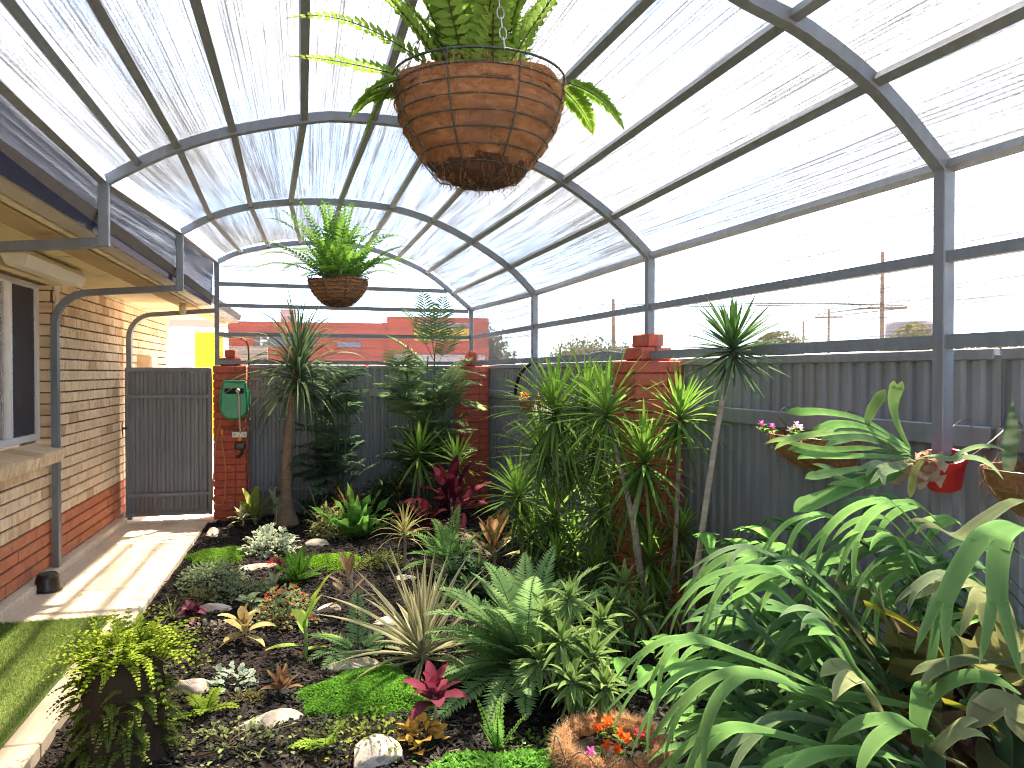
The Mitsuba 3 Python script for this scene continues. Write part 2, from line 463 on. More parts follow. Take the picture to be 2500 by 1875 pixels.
gv = np.stack([np.stack([gp[:, 0], gp[:, 0] * 0 + y, gp[:, 1]], -1) for y in (-3.8, 12.2)])
put('gutter', grid(np.concatenate([gv, gv[:, :1]], 1)), mat('gutter', pr((0.42, 0.37, 0.33), 0.5, 0.4)), k_h)
put('roof', box((-3.6, 4.2, 3.28), (5.2, 16.2, 0.08), euler(0, 0.33, 0)), mat('roof', pr((0.13, 0.11, 0.10), 0.9, 0.1)), k_h)
put('end_wall', box((-4.6, 11.78, 1.3), (4.9, 0.2, 2.6)), M_BRICK, k_h)

k = thing('batten_light', 'white fluorescent batten light under the house eave above the window', 'light')
put('body', cbox((-1.80, 5.95, 2.365), (0.10, 1.25, 0.05), 0.01), M_CREAM, k)
dq = manifold3d.Manifold.hull_points([(sx_ * wx, ly, hz) for wx, hz, l_ in ((0.075, 0.03, 0.62), (0.055, -0.03, 0.60), (0.04, -0.042, 0.59)) for sx_ in (-1, 1) for ly in (-l_, l_)]).to_mesh()
put('diffuser', (np.array(dq.vert_properties)[:, :3] + A(-1.80, 5.95, 2.315), np.array(dq.tri_verts)), mat('diffuser', pr((0.66, 0.62, 0.52), 0.4, 0.5)), k)
k = thing('eave_lamp', 'small cream sensor lamp fixed under the eave beam near the gate', 'lamp')
put('base', cbox((-1.40, 8.85, 2.33), (0.07, 0.07, 0.04), 0.006), M_CREAM, k)
put('head', lathe([(0, -0.05), (0.03, -0.045), (0.038, -0.02), (0.034, 0.03), (0.015, 0.045), (0, 0.05)], (-1.40, 8.82, 2.285), 14, R=euler(0.7, 0, 0)), M_CREAM, k, smooth=50)
k = thing('meter_box', 'tan meter box mounted on the brick wall beyond the gate', 'box')
put('case', cbox((-2.03, 10.2, 1.62), (0.16, 0.36, 0.42), 0.008), M_CREAM, k)
put('lid', cbox((-1.945, 10.2, 1.62), (0.014, 0.33, 0.39), 0.004), M_CREAM, k)

# ------------------------------------------------------------------ fences, gate, brick pillars


def corr(p0, p1, z0, z1, nrm, pitch=0.088, dep=0.016):
    """Trapezoidal metal sheet from p0 to p1, 3 mm thick."""
    p0, p1 = A(*p0), A(*p1)
    L = np.linalg.norm(p1 - p0)
    nn = int(L / pitch)
    s, d = [], []
    for i in range(nn):
        for a, b in ((0.0, 0), (0.42, 0), (0.55, 1), (0.87, 1)):
            s.append((i + a) * pitch); d.append(b * dep)
    s, d = A(*s, L), A(*d, 0)
    base = p0 + np.outer(s / L, p1 - p0)
    q = []
    for off in (0.0, 0.003):
        b3 = np.concatenate([base + np.outer(d + off, nrm), np.zeros((len(s), 1))], 1)
        q.append([b3 + A(0, 0, z0), b3 + A(0, 0, z1)])
    P = np.array([q[0][0], q[0][1], q[1][1], q[1][0], q[0][0]])
    return grid(P)


def fence(label, pts, nrm, bottom, ang):
    k = thing('metal_fence', label, 'fence', 'grey metal fences round the garden')
    for a, b in zip(pts[:-1], pts[1:]):
        a, b = A(*a), A(*b)
        u = unit(b - a)
        put('sheet', corr(a - u * 0.012, b + u * 0.012, bottom, 1.685, nrm), M_FENCE, k)
        m, L, an = (a + b) / 2, np.linalg.norm(b - a), math.atan2(u[1], u[0])
        for z, h, o in ((1.69, 0.045, 0.0), (1.375, 0.085, -0.014), (0.28, 0.05, -0.012), (-0.02, 0.08, 0.0)):
            put('rail', cbox((*(m + nrm * (o + 0.008)), z), (L - 0.03, 0.036, h), 0.004, rotz(an)), M_FRAME, k)
        put('post', cbox((*(a + nrm * 0.055), 0.8), (0.05, 0.05, 1.70), 0.004, rotz(an)), M_FRAME, k)
    return k


n2 = FN[:2]
fence('long grey corrugated metal fence on the right with hanging baskets', [(FX(y), y) for y in (-2.35, 0.0, 2.36, 4.7, 7.03, 9.5)], n2, -0.05, 0)
fence('grey corrugated metal fence across the back behind the palms', [(x, BY(x)) for x in (-0.78, 0.55, 1.80)], A(-0.065, 1) / 1.002, -0.05, 0)

k = thing('metal_gate', 'closed grey corrugated metal gate at the end of the path', 'gate')
put('sheet', corr((-2.035, 9.225), (-1.175, 9.225), 0.055, 1.665, A(0, 1), 0.086), M_FENCE, k)
for z, h in ((1.655, 0.045), (1.36, 0.04), (0.28, 0.04), (0.07, 0.04)):
    put('rail', cbox((-1.605, 9.205, z), (0.86, 0.03, h), 0.004), M_FRAME, k)
for x in (-2.03, -1.18):
    put('stile', cbox((x, 9.206, 0.86), (0.036, 0.036, 1.63), 0.004), M_FRAME, k)
put('latch', cbox((-2.05, 9.17, 1.02), (0.05, 0.03, 0.02), 0.003), M_DARK, k)
put('latch_handle', tube(bez([(-2.06, 9.16, 1.08), (-2.065, 9.13, 1.05), (-2.06, 9.15, 0.95), (-2.06, 9.16, 0.93)], 10), 0.006), M_DARK, k)
for z in (1.45, 0.2):
    put('hinge', tube([(-1.165, 9.185, z - 0.04), (-1.165, 9.185, z + 0.04)], 0.01, 8), M_FRAME, k)


def pillar(label, cx, cy, an, ch=0.0845):
    k = thing('brick_pillar', label, 'pillar', 'red painted brick pillars')
    R = rotz(an)
    core = MB()
    core.add(box((cx, cy, 0.80), (0.322, 0.322, 1.78), R)).add(box((cx, cy, 1.735), (0.205, 0.215, 0.10), R)).add(box((cx, cy, 1.82), (0.095, 0.205, 0.11), R))
    core.build('mortar_core', M_RMORTAR, k)
    o = A(cx, cy, 0)
    for r in range(22):
        z = 1.70 - (r + 0.5) * ch
        q = R if r % 2 else R @ rotz(math.pi / 2)
        for dx, dy, sx, sy in ((-0.0585, -0.117, 0.227, 0.11), (0.117, -0.0585, 0.11, 0.227), (0.0585, 0.117, 0.227, 0.11), (-0.117, 0.0585, 0.11, 0.227)):
            c = o + q @ A(dx, dy, 0) + A(rng.uniform(-1, 1) * 0.0012, rng.uniform(-1, 1) * 0.0012, z)
            put('brick', cbox(c, (sx, sy, ch - 0.010), 0.004, q @ rotz(rng.uniform(-0.008, 0.008))), M_RED, k)
    for dx in (-0.058, 0.058):
        put('cap_brick', cbox(o + R @ A(dx, 0, 0) + A(0, 0, 1.746), (0.11, 0.232, 0.078), 0.005, R), M_RED, k)
    put('cap_brick', cbox(o + A(0, 0, 1.833), (0.11, 0.23, 0.08), 0.005, R), M_RED, k)
    return k


pillar('red painted brick pillar carrying the green hose reel beside the gate', -0.965, 9.27, 0)
pillar('red painted brick pillar at the far right corner behind the palm', 1.80, 9.33, 0.065)
pillar('largest red painted brick pillar on the right behind the spiky dracaenas', 2.115, 4.80, 0.065)

# ------------------------------------------------------------------ shade house: steel frame and cloth
k_s = thing('shade_house', 'arched grey steel shade house covered with woven shade cloth', 'shade house')
ARC_B = A((0, 2.377), (0.273, 2.615), (0.575, 2.807), (0.789, 2.905), (1.20, 3.04), (1.55, 3.088), (1.966, 3.087), (2.178, 3.053), (2.556, 2.952), (2.838, 2.839), (3.033, 2.732), (3.20, 2.626))
ARC_C = A((0, 2.353), (0.248, 2.587), (0.6, 2.807), (0.962, 2.97), (1.333, 3.062), (1.771, 3.085), (2.181, 3.058), (2.543, 2.992), (2.813, 2.892), (3.049, 2.754))
ARC_D = A((0, 2.385), (0.502, 2.783), (0.945, 2.984), (1.29, 3.08), (1.638, 3.112), (2.15, 3.076), (2.645, 2.959), (2.896, 2.84))
ARC_A = A((0, 2.375), (0.297, 2.629), (0.614, 2.801), (0.837, 2.872), (1.26, 3.02), (1.65, 3.09), (2.05, 3.085), (2.30, 3.05), (2.66, 2.95), (2.93, 2.84), (3.13, 2.73), (3.31, 2.62))
ARC_Z = A(*[(s * 1.03, z) for s, z in ARC_A])
PURL = {'B': [3.2, 2.838, 2.556, 2.178, 1.787, 1.40, 1.03, 0.60, 0.273, 0], 'C': [3.049, 2.813, 2.50, 2.181, 1.771, 1.333, 0.962, 0.6, 0.248, 0],
        'D': [2.896, 2.64, 2.35, 2.0, 1.65, 1.26, 0.90, 0.55, 0.23, 0], 'A': [3.31, 2.95, 2.66, 2.28, 1.86, 1.46, 1.08, 0.68, 0.33, 0]}
PURL['Z'] = [s * 1.03 for s in PURL['A']]
PURL['Y'] = [s * 1.03 for s in PURL['Z']]
FR = {'Y': (-2.1, ARC_Z * A(1.03, 1)), 'Z': (0.10, ARC_Z), 'A': (2.417, ARC_A), 'B': (4.72, ARC_B), 'C': (6.99, ARC_C), 'D': (9.315, ARC_D)}


def fpt(f, s, z=None, off=0.0):
    """Point of frame f at distance s from its right post; z from its arch unless given; off along the outward arch normal."""
    y, arc = FR[f]
    o = A(2.40 - 0.065 * y, y, 0)
    if z is None:
        cs = bez(arc, 81)
        i = np.argsort(cs[:, 0])
        z = np.interp(s, cs[i, 0], cs[i, 1])
        if off:
            dz = (np.interp(s + 0.03, cs[i, 0], cs[i, 1]) - np.interp(s - 0.03, cs[i, 0], cs[i, 1])) / 0.06
            nn = unit(A(-dz, 1))
            s, z = s + nn[0] * off, z + nn[1] * off
    return o - FN * s + A(0, 0, z)


for f in 'YZABCD':
    arc = bez(FR[f][1], 34)
    W = FR[f][1][-1, 0]
    put('arch', bar([fpt(f, s, z) for s, z in arc], 0.05, 0.05, FD), M_FRAME, k_s)
    foot = 1.87 if f in 'BD' else -0.08
    put('post', cbox((*fpt(f, 0, 0)[:2], (FR[f][1][0, 1] + foot) / 2 - 0.002), (0.0515, 0.0515, FR[f][1][0, 1] - foot), 0.003, rotz(0.065)), M_FRAME, k_s)
    lk, zk = fpt(f, W), FR[f][1][-1, 1]
    put('post', cbox((*lk[:2], (zk + 2.285) / 2), (0.0515, 0.0515, zk - 2.285), 0.003, rotz(0.065)), M_FRAME, k_s)
    w = A(-2.048, lk[1] + 0.12 * (f != 'D'), 0)
    if f == 'D':
        w = A(-2.03, 9.33, 0)
    pa = [lk + A(-0.02, 0, 2.305 - lk[2]), w + A(0.42, -0.04, 2.275)] + [w + A(0.26 - 0.26 * math.sin(t), 0, 2.0 + 0.265 * math.cos(t)) for t in np.linspace(0, math.pi / 2, 9)] + [w + A(0, 0, 0.0)]
    put('arm', bar(pa, 0.05, 0.0505, unit(A(0.1, 1, 0))), M_FRAME, k_s)
for a, b in zip('YZABC', 'ZABCD'):
    for i, (sa, sb_) in enumerate(zip(PURL[a], PURL[b])):
        pa, pb = fpt(a, sa, off=0.004), fpt(b, sb_, off=0.004)
        u = unit(pb - pa)
        put('purlin', bar([pa + u * 0.02, pb - u * 0.02], 0.038, 0.034, unit(np.cross(u, fpt(b, sb_ + 0.02) - fpt(b, sb_ - 0.02)))), M_FRAME, k_s)
    if a == 'A':
        pa, pb = fpt(a, 3.14, off=0.004), fpt(b, 3.033, off=0.004)
        put('purlin', bar([pa, pb], 0.036, 0.034, A(1, 0, 1)), M_FRAME, k_s)
    for z in (2.045, 1.735):
        pa, pb = fpt(a, 0.0, z), fpt(b, 0.0, z)
        u = unit(pb - pa)
        put('rail', bar([pa + u * 0.026, pb - u * 0.026], 0.032, 0.05 if z < 2 else 0.042, A(0, 0, 1)), M_FRAME, k_s)
for z, s0 in ((2.60, 0.30), (2.365, 0.04), (2.045, 0.03), (1.735, 0.03)):
    s1 = 2.896 - 0.025
    put('rail', bar([fpt('D', s0, z), fpt('D', s1, z)], 0.032, 0.042, A(0, 0, 1)), M_FRAME, k_s)
lk = fpt('D', 2.896)
put('post', cbox((lk[0], lk[1], 1.99), (0.05, 0.05, 0.585), 0.003, rotz(0.065)), M_FRAME, k_s, label='rust red stained lower part of the corner post')
# cloth: u runs across the weave lines, v along them (metres)
names = 'YZABCD'


def cloth_strip(rows, name, us, m=M_CLOTH):
    P = np.array(rows)
    u = np.broadcast_to(np.asarray(us)[None, :], P.shape[:2])
    v = np.broadcast_to(np.concatenate([[0], np.cumsum(np.linalg.norm(np.diff(P[:, P.shape[1] // 2], axis=0), axis=1))])[:, None], P.shape[:2])
    V, F = grid(P)
    F = np.vstack([F[:, [0, 1, 2]], F[:, [0, 2, 3]]])
    return put(name, (V, F), m, k_s, smooth=True, uv=np.stack([u.ravel(), v.ravel() + 7 * used.get('cl', 0)], -1))


for bi, (a, b) in enumerate(zip('YZABC', 'ZABCD')):
    rows = []
    for t in np.linspace(0, 1, 13):
        row = []
        for s in np.linspace(0.0, 1.0, 60):
            ga = {'Y': 0.02, 'Z': 0.02, 'A': 0.03, 'B': 0.075, 'C': 0.11, 'D': 0.11}
            wa, wb = FR[a][1][-1, 0] - ga[a], FR[b][1][-1, 0] - ga[b]
            pa, pb = fpt(a, s * wa, off=0.036), fpt(b, s * wb, off=0.036)
            if b == 'D':
                pb = pb - FD * (0.05 + 0.05 * abs(math.sin(s * 9.4)))
            p = pa * (1 - t) + pb * t
            row.append(p + A(0, 0, -0.012 * math.sin(math.pi * t)))
        rows.append(row)
    us = np.linspace(0, 3.6, 60)
    cloth_strip(rows, 'roof_cloth', us + bi * 0.37, M_CLOTH4 if bi > 2 else M_CLOTH)
for bi, (a, b) in enumerate(zip('YZABC', 'ZABCD')):
    end = 0.985 if b == 'D' else 1.0
    rows = [[(fpt(a, -0.03, z) * (1 - t) + fpt(b, -0.03, z) * t) for z in np.linspace(1.755 - (0.02 if bi < 3 else 0), 2.385, 9)] for t in np.linspace(0, end, 9)]
    cloth_strip(rows, 'wall_cloth', np.linspace(0, 0.66, 9) + 5 + bi * 0.4, M_CLOTH if bi == 4 else M_CLOTH2)
    rows = []
    for t in np.linspace(0, 1, 9):
        la, lb = fpt(a, FR[a][1][-1, 0] + 0.03), fpt(b, FR[b][1][-1, 0] + 0.03)
        p = la * (1 - t) + lb * t
        rows.append([A(-1.153, p[1], 2.36) * (1 - s) + p * s for s in np.linspace(0, 1, 8)])
    cloth_strip(rows, 'side_cloth', np.linspace(0, 0.5, 8) + 9 + bi * 0.6, M_CLOTH3)
rows = []
cs = bez(ARC_D, 60)
for s in np.linspace(0.0, 2.87, 40):
    top = np.interp(s, cs[:, 0], cs[:, 1]) - 0.02
    rows.append([fpt('D', s, z) + FD * 0.03 for z in np.linspace(1.74, top, 14)])
P = np.array(rows)
V, F = grid(P)
F = np.vstack([F[:, [0, 1, 2]], F[:, [0, 2, 3]]])
put('end_cloth', (V, F), M_CLOTH5, k_s, smooth=True, uv=np.stack([V[:, 2] + 20, (V[:, 0] + 30)], -1))

# ------------------------------------------------------------------ beyond the fences
k = thing('red_building', 'long red painted building seen through the back shade cloth', 'building')
put('wall', box((0.4, 26.2, 1.55), (7.2, 0.4, 3.4)), M_REDW, k)
put('wall', box((3.9, 26.17, 1.65), (3.4, 0.5, 3.65)), M_REDW, k, label='taller right part of the red wall')
P_ = pr
put('sign', cbox((-1.05, 25.97, 2.66), (1.9, 0.06, 0.44), 0.01), mat('sign_grey', pr((0.11, 0.11, 0.14), 0.6, 0.3)), k, label='dark grey sign band with a white letter P')
t = meshkit.text_mesh('P', 0.36, 0.012, True)
put('letter', (np.stack([t.vertices[:, 0] - 1.86, 25.93 - t.vertices[:, 2], t.vertices[:, 1] + 2.49], -1), t.faces), M_WHITE, k)
put('letter_panel', cbox((0.95, 25.97, 2.53), (0.75, 0.05, 0.16), 0.01), mat('sign_blue', pr((0.16, 0.18, 0.28), 0.6, 0.3)), k)
put('sign', cbox((4.05, 25.88, 2.90), (2.0, 0.06, 0.42), 0.01), mat('sign_yellow', pr((0.62, 0.42, 0.03), 0.6, 0.3)), k, label='yellow sign board on the right of the red wall')
for i, x in enumerate(np.linspace(3.25, 4.8, 7)):
    put('sign_stroke', cbox((x, 25.84, 2.88 + 0.03 * (i % 2)), (0.11, 0.012, 0.2 + 0.05 * (i % 3)), 0.002), mat('sign_ochre', pr((0.40, 0.22, 0.02), 0.6, 0.3)) if i == 0 else 'mat_sign_ochre', k)
put('awning', cbox((4.1, 25.8, 3.20), (1.5, 0.2, 0.12), 0.01), 'mat_sign_grey', k)
put('roller_door', cbox((3.9, 25.86, 1.75), (3.1, 0.08, 0.95), 0.01), mat('door_grey', pr((0.42, 0.38, 0.36), 0.7, 0.3)), k)
put('door_panel', cbox((2.95, 25.80, 1.95), (0.34, 0.03, 0.34), 0.005), M_REDW, k)
put('window', cbox((0.55, 25.95, 1.72), (0.9, 0.06, 0.5), 0.01), mat('window_dark', pr((0.10, 0.10, 0.08), 0.4, 0.5)), k)
put('roof_box', cbox((-1.0, 27.2, 3.5), (0.5, 0.5, 0.5), 0.02), 'mat_door_grey', k, label='grey plant box on the roof')
k = thing('gable_shed', 'beige gabled shed end behind the gate post', 'shed')
put('wall', box((-3.35, 23.2, 1.7), (1.5, 2.0, 3.5)), mat('shed', pr((0.34, 0.28, 0.21), 0.8, 0.2)), k)
put('roof', (A((-4.2, 22.1, 3.4), (-4.2, 24.3, 3.4), (-3.35, 22.1, 3.95), (-3.35, 24.3, 3.95), (-2.5, 22.1, 3.4), (-2.5, 24.3, 3.4), (-3.35, 22.1, 3.38), (-3.35, 24.3, 3.38)), np.array([[0, 1, 3, 2], [2, 3, 5, 4], [0, 2, 4, 6], [1, 3, 5, 7]])), mat('shed_roof', pr((0.22, 0.17, 0.13), 0.8, 0.2)), k)
k = thing('grey_utility_wall', 'low grey brown wall behind the gate pillar', 'wall')
put('wall', box((-2.1, 22.0, 1.1), (1.5, 0.2, 2.45)), 'mat_shed', k)
k = thing('white_building', 'sunlit white building with a yellow panel beyond the gate', 'building')
pw = [(-2.95, 0)] + [(-2.95 + 0.25 * (1 - math.cos(t)), 2.25 + 0.25 * math.sin(t)) for t in np.linspace(0, math.pi / 2, 8)] + [(-1.80, 2.5), (-1.80, 0)]
from shapely.geometry import Polygon
w = trimesh.creation.extrude_polygon(Polygon(pw), 0.8, engine='earcut')
put('wall', (np.stack([w.vertices[:, 0], 16.0 + w.vertices[:, 2], w.vertices[:, 1]], -1), w.faces), mat('white_wall', pr((0.80, 0.78, 0.74), 0.7, 0.2)), k)
put('yellow_panel', cbox((-2.06, 15.96, 1.40), (0.50, 0.05, 2.0), 0.01), mat('yellow', pr((0.80, 0.62, 0.02), 0.6, 0.3)), k)
put('window', cbox((-2.42, 15.97, 1.80), (0.30, 0.04, 0.38), 0.01), 'mat_door_grey', k)
put('lamp', cbox((-2.45, 15.94, 2.06), (0.09, 0.08, 0.05), 0.01), 'mat_door_grey', k)


def far_tree(label, x, y, h, rx, rz, col, n=3800, seed=1, group='trees beyond the right fence'):
    r = np.random.default_rng(seed)
    k = thing('far_tree', label, 'tree', group)
    put('trunk', tube(bez([(x, y, -0.1), (x + 0.1, y, h * 0.4), (x, y, h * 0.75)], 8), np.linspace(0.18, 0.07, 8), 7), M_BARK, k)
    cl = r.normal(0, 1, (14, 3)) * A(0.45, 0.45, 0.40)
    c = cl[r.integers(0, 14, n)] + r.normal(0, 1, (n, 3)) * 0.24
    c = c / np.maximum(1, np.linalg.norm(c, axis=1, keepdims=True) / 1.05)
    c = c * A(rx, rx, rz) + A(x, y, h - rz)
    d1, d2 = unit(r.normal(0, 1, (n, 3))), unit(r.normal(0, 1, (n, 3)))
    s = r.uniform(0.05, 0.13, n)[:, None]
    V = np.stack([c - d1 * s, c + d2 * s * 0.7, c + d1 * s, c - d2 * s * 0.7], 1).reshape(-1, 3)
    C = np.repeat(A(*col) * r.uniform(0.6, 1.3, (n, 1)), 4, 0)
    F = np.arange(4 * n).reshape(-1, 4)
    put('crown', (V, np.vstack([F[:, [0, 1, 2]], F[:, [0, 2, 3]]])), M_LEAF, k, color=C)


far_tree('broad olive tree seen low through the right shade cloth beside the middle posts', 13.8, 37.8, 3.7, 2.3, 1.5, (0.10, 0.10, 0.05), seed=1, n=6000)
far_tree('small round olive tree seen behind the tall spiky yucca head', 24.3, 37.3, 3.8, 1.6, 1.3, (0.10, 0.10, 0.045), seed=2)
far_tree('dark olive tree in front of the round tank next to the nearest post', 28.6, 32.2, 4.0, 1.6, 1.5, (0.11, 0.105, 0.04), seed=3)
far_tree('low olive tree far right beyond the nearest post', 33.5, 32.5, 3.3, 2.4, 1.0, (0.10, 0.10, 0.05), seed=4)
far_tree('tree behind the right end of the red building', 6.5, 29.5, 3.7, 0.9, 1.2, (0.09, 0.09, 0.05), seed=5, n=2500)
far_tree('low bush behind the roof line of the red building', 3.1, 31.5, 3.75, 1.1, 0.8, (0.10, 0.085, 0.06), seed=6, n=2500)
k = thing('water_tank', 'round grey water tank with a low dome roof beyond the right fence', 'tank')
put('shell', lathe([(1.75, 0), (1.75, 5.3), (1.6, 5.3)], (44.3, 51.0, 0), 28), mat('tank', pr((0.22, 0.20, 0.22), 0.8, 0.2)), k, smooth=40)
put('roof', lathe([(1.8, 5.28), (1.7, 5.5), (0.9, 5.8), (0.0, 5.95)], (44.3, 51.0, 0), 28), 'mat_tank', k, smooth=40)
for x, y, h, arm, r, lb in ((31.6, 38.6, 8.6, 1.3, 0.13, 'tallest power pole with a wide crossarm near the round tank'), (38.1, 52.4, 6.5, 1.0, 0.11, 'second power pole with a crossarm left of the tallest pole'),
                            (48.3, 70.5, 6.9, 0.0, 0.11, 'thin bare pole left of the second power pole'), (16.5, 42.3, 5.9, 0.0, 0.13, 'bare pole seen over the broad olive tree')):
    k = thing('power_pole', lb, 'pole', 'power poles beyond the right fence')
    put('shaft', tube([(x, y, -0.1), (x, y, h * 0.5), (x, y, h)], [r, r * 0.9, r * 0.7], 8), M_BARK, k)
    if arm:
        z = 5.35 if h > 7 else 5.9
        put('crossarm', cbox((x, y, z), (2 * arm, 0.1, 0.12), 0.01, rotz(-0.5)), M_BARK, k)
        for s in (-0.9, -0.4, 0.4, 0.9):
            put('insulator', lathe([(0.04, 0), (0.06, 0.05), (0.03, 0.1), (0.05, 0.14), (0, 0.18)], (x + s * arm * math.cos(0.5), y - s * arm * math.sin(0.5), z + 0.06), 8), M_WHITE, k)
k = thing('power_line', 'thin power lines strung between the poles beyond the fence', 'wire')
for s in (-1.1, 1.1):
    put('cable', tube(bez([(14, 40 + s, 5.2), (31.6 + s, 38.6, 5.55), (38.1 + s, 52.4, 6.05)], 20), 0.025, 4), M_DARK, k)

# ------------------------------------------------------------------ plant generators
UP = A(0, 0, 1)
GAIN = 1.35
PROF = {'strap': lambda t: np.minimum(1, 0.55 + t * 2.2) * np.clip(1 - np.maximum(0, (t - 0.45) / 0.55) ** 2.2, 0.03, 1),
        'lance': lambda t: np.clip(np.sin(np.pi * np.clip(0.06 + 0.94 * t, 0, 1) ** 0.8), 0.05, 1),
        'oval': lambda t: np.clip(np.sin(np.pi * np.clip(0.04 + 0.93 * t, 0, 1)) ** 0.75, 0.06, 1),
        'paddle': lambda t: np.clip(0.16 + 0.84 * np.clip((t - 0.22) / 0.25, 0, 1) * np.clip(1 - np.maximum(0, (t - 0.62) / 0.38) ** 2, 0.02, 1), 0.03, 1),
        'heart': lambda t: np.clip(np.minimum(1, 0.5 + t * 3.2) * (1 - t) ** 0.6 * 1.25, 0.03, 1.1),
        'needle': lambda t: np.clip(1 - t ** 1.6, 0.06, 1)}


def blades(P, D, L, W, n=6, droop=0.5, dp=1.5, fold=0.25, prof='strap', c0=(0.05, 0.1, 0.03), c1=None, edge=None, twist=0.0, wave=0.0, rnd=None, cjit=0.15, up=None, sref=None):
    """N leaves as strips three points wide. droop: how far gravity turns the tip; fold: depth of the V; edge: colour of the margin."""
    r = rnd or rng
    P, D = np.atleast_2d(np.asarray(P, float)), unit(np.atleast_2d(np.asarray(D, float)))
    N = max(len(P), len(D))
    P, D = np.broadcast_to(P, (N, 3)), np.broadcast_to(D, (N, 3))
    L, W, droop, twist = (np.broadcast_to(np.asarray(x, float), (N,)) for x in (L, W, droop, twist))
    t = np.linspace(0, 1, n + 1)
    g = A(0, 0, -1) if up is None else -unit(up)
    d = unit(D[:, None] + g * (droop[:, None] * t[None] ** dp)[..., None])
    st = d[:, :-1] * (L / n)[:, None, None]
    C = P[:, None] + np.concatenate([np.zeros((N, 1, 3)), np.cumsum(st, 1)], 1)
    az = np.stack([D[:, 1], -D[:, 0], 0 * D[:, 0]], -1) + 1e-4 if sref is None else np.broadcast_to(np.asarray(sref, float), (N, 3))
    side = unit(np.broadcast_to(unit(az)[:, None], d.shape) - d * (np.broadcast_to(unit(az)[:, None], d.shape) * d).sum(-1, keepdims=True))
    nor = np.cross(side, d)
    tw = (twist[:, None] * (0.35 + 0.65 * t[None]))[..., None]
    side, nor = side * np.cos(tw) + nor * np.sin(tw), nor * np.cos(tw) - side * np.sin(tw)
    w = (W[:, None] * PROF[prof](t)[None])[..., None] * 0.5
    wv = 0
    if wave:
        wv = nor * w * wave * np.sin(t[None, :, None] * 17 + r.uniform(0, 6, (N, 1, 1)))
    V = np.stack([C - side * w + nor * w * fold * 2 + wv, C, C + side * w + nor * w * fold * 2 - wv], 2)
    c0, c1 = np.broadcast_to(np.asarray(c0, float), (N, 3)), np.broadcast_to(np.asarray(c0 if c1 is None else c1, float), (N, 3))
    col = c0[:, None] * (1 - t)[None, :, None] + c1[:, None] * t[None, :, None]
    col = col * (1 + cjit * r.uniform(-1, 1, (N, 1, 1)))
    ce = col if edge is None else np.broadcast_to(np.broadcast_to(np.asarray(edge, float), (N, 3))[:, None], col.shape) * (1 + cjit * r.uniform(-1, 1, (N, 1, 1)))
    Cc = np.stack([ce, col, ce], 2)
    i = np.arange(n)[:, None] * 3 + np.arange(2)[None]
    q = np.stack([i, i + 1, i + 4, i + 3], -1).reshape(-1, 4)
    F = np.concatenate([q[:, [0, 1, 2]], q[:, [0, 2, 3]]])
    F = (F[None] + (np.arange(N) * 3 * (n + 1))[:, None, None]).reshape(-1, 3)
    return V.reshape(-1, 3), F, np.clip(Cc.reshape(-1, 3) * GAIN, 0, 0.85)


def each(vf, N):
    """Splits a blades() result into its N leaves."""
    v, f, c = vf
    k, m = len(v) // N, len(f) // N
    return [(v[i * k:(i + 1) * k], f[i * m:(i + 1) * m] - i * k, c[i * k:(i + 1) * k]) for i in range(N)]


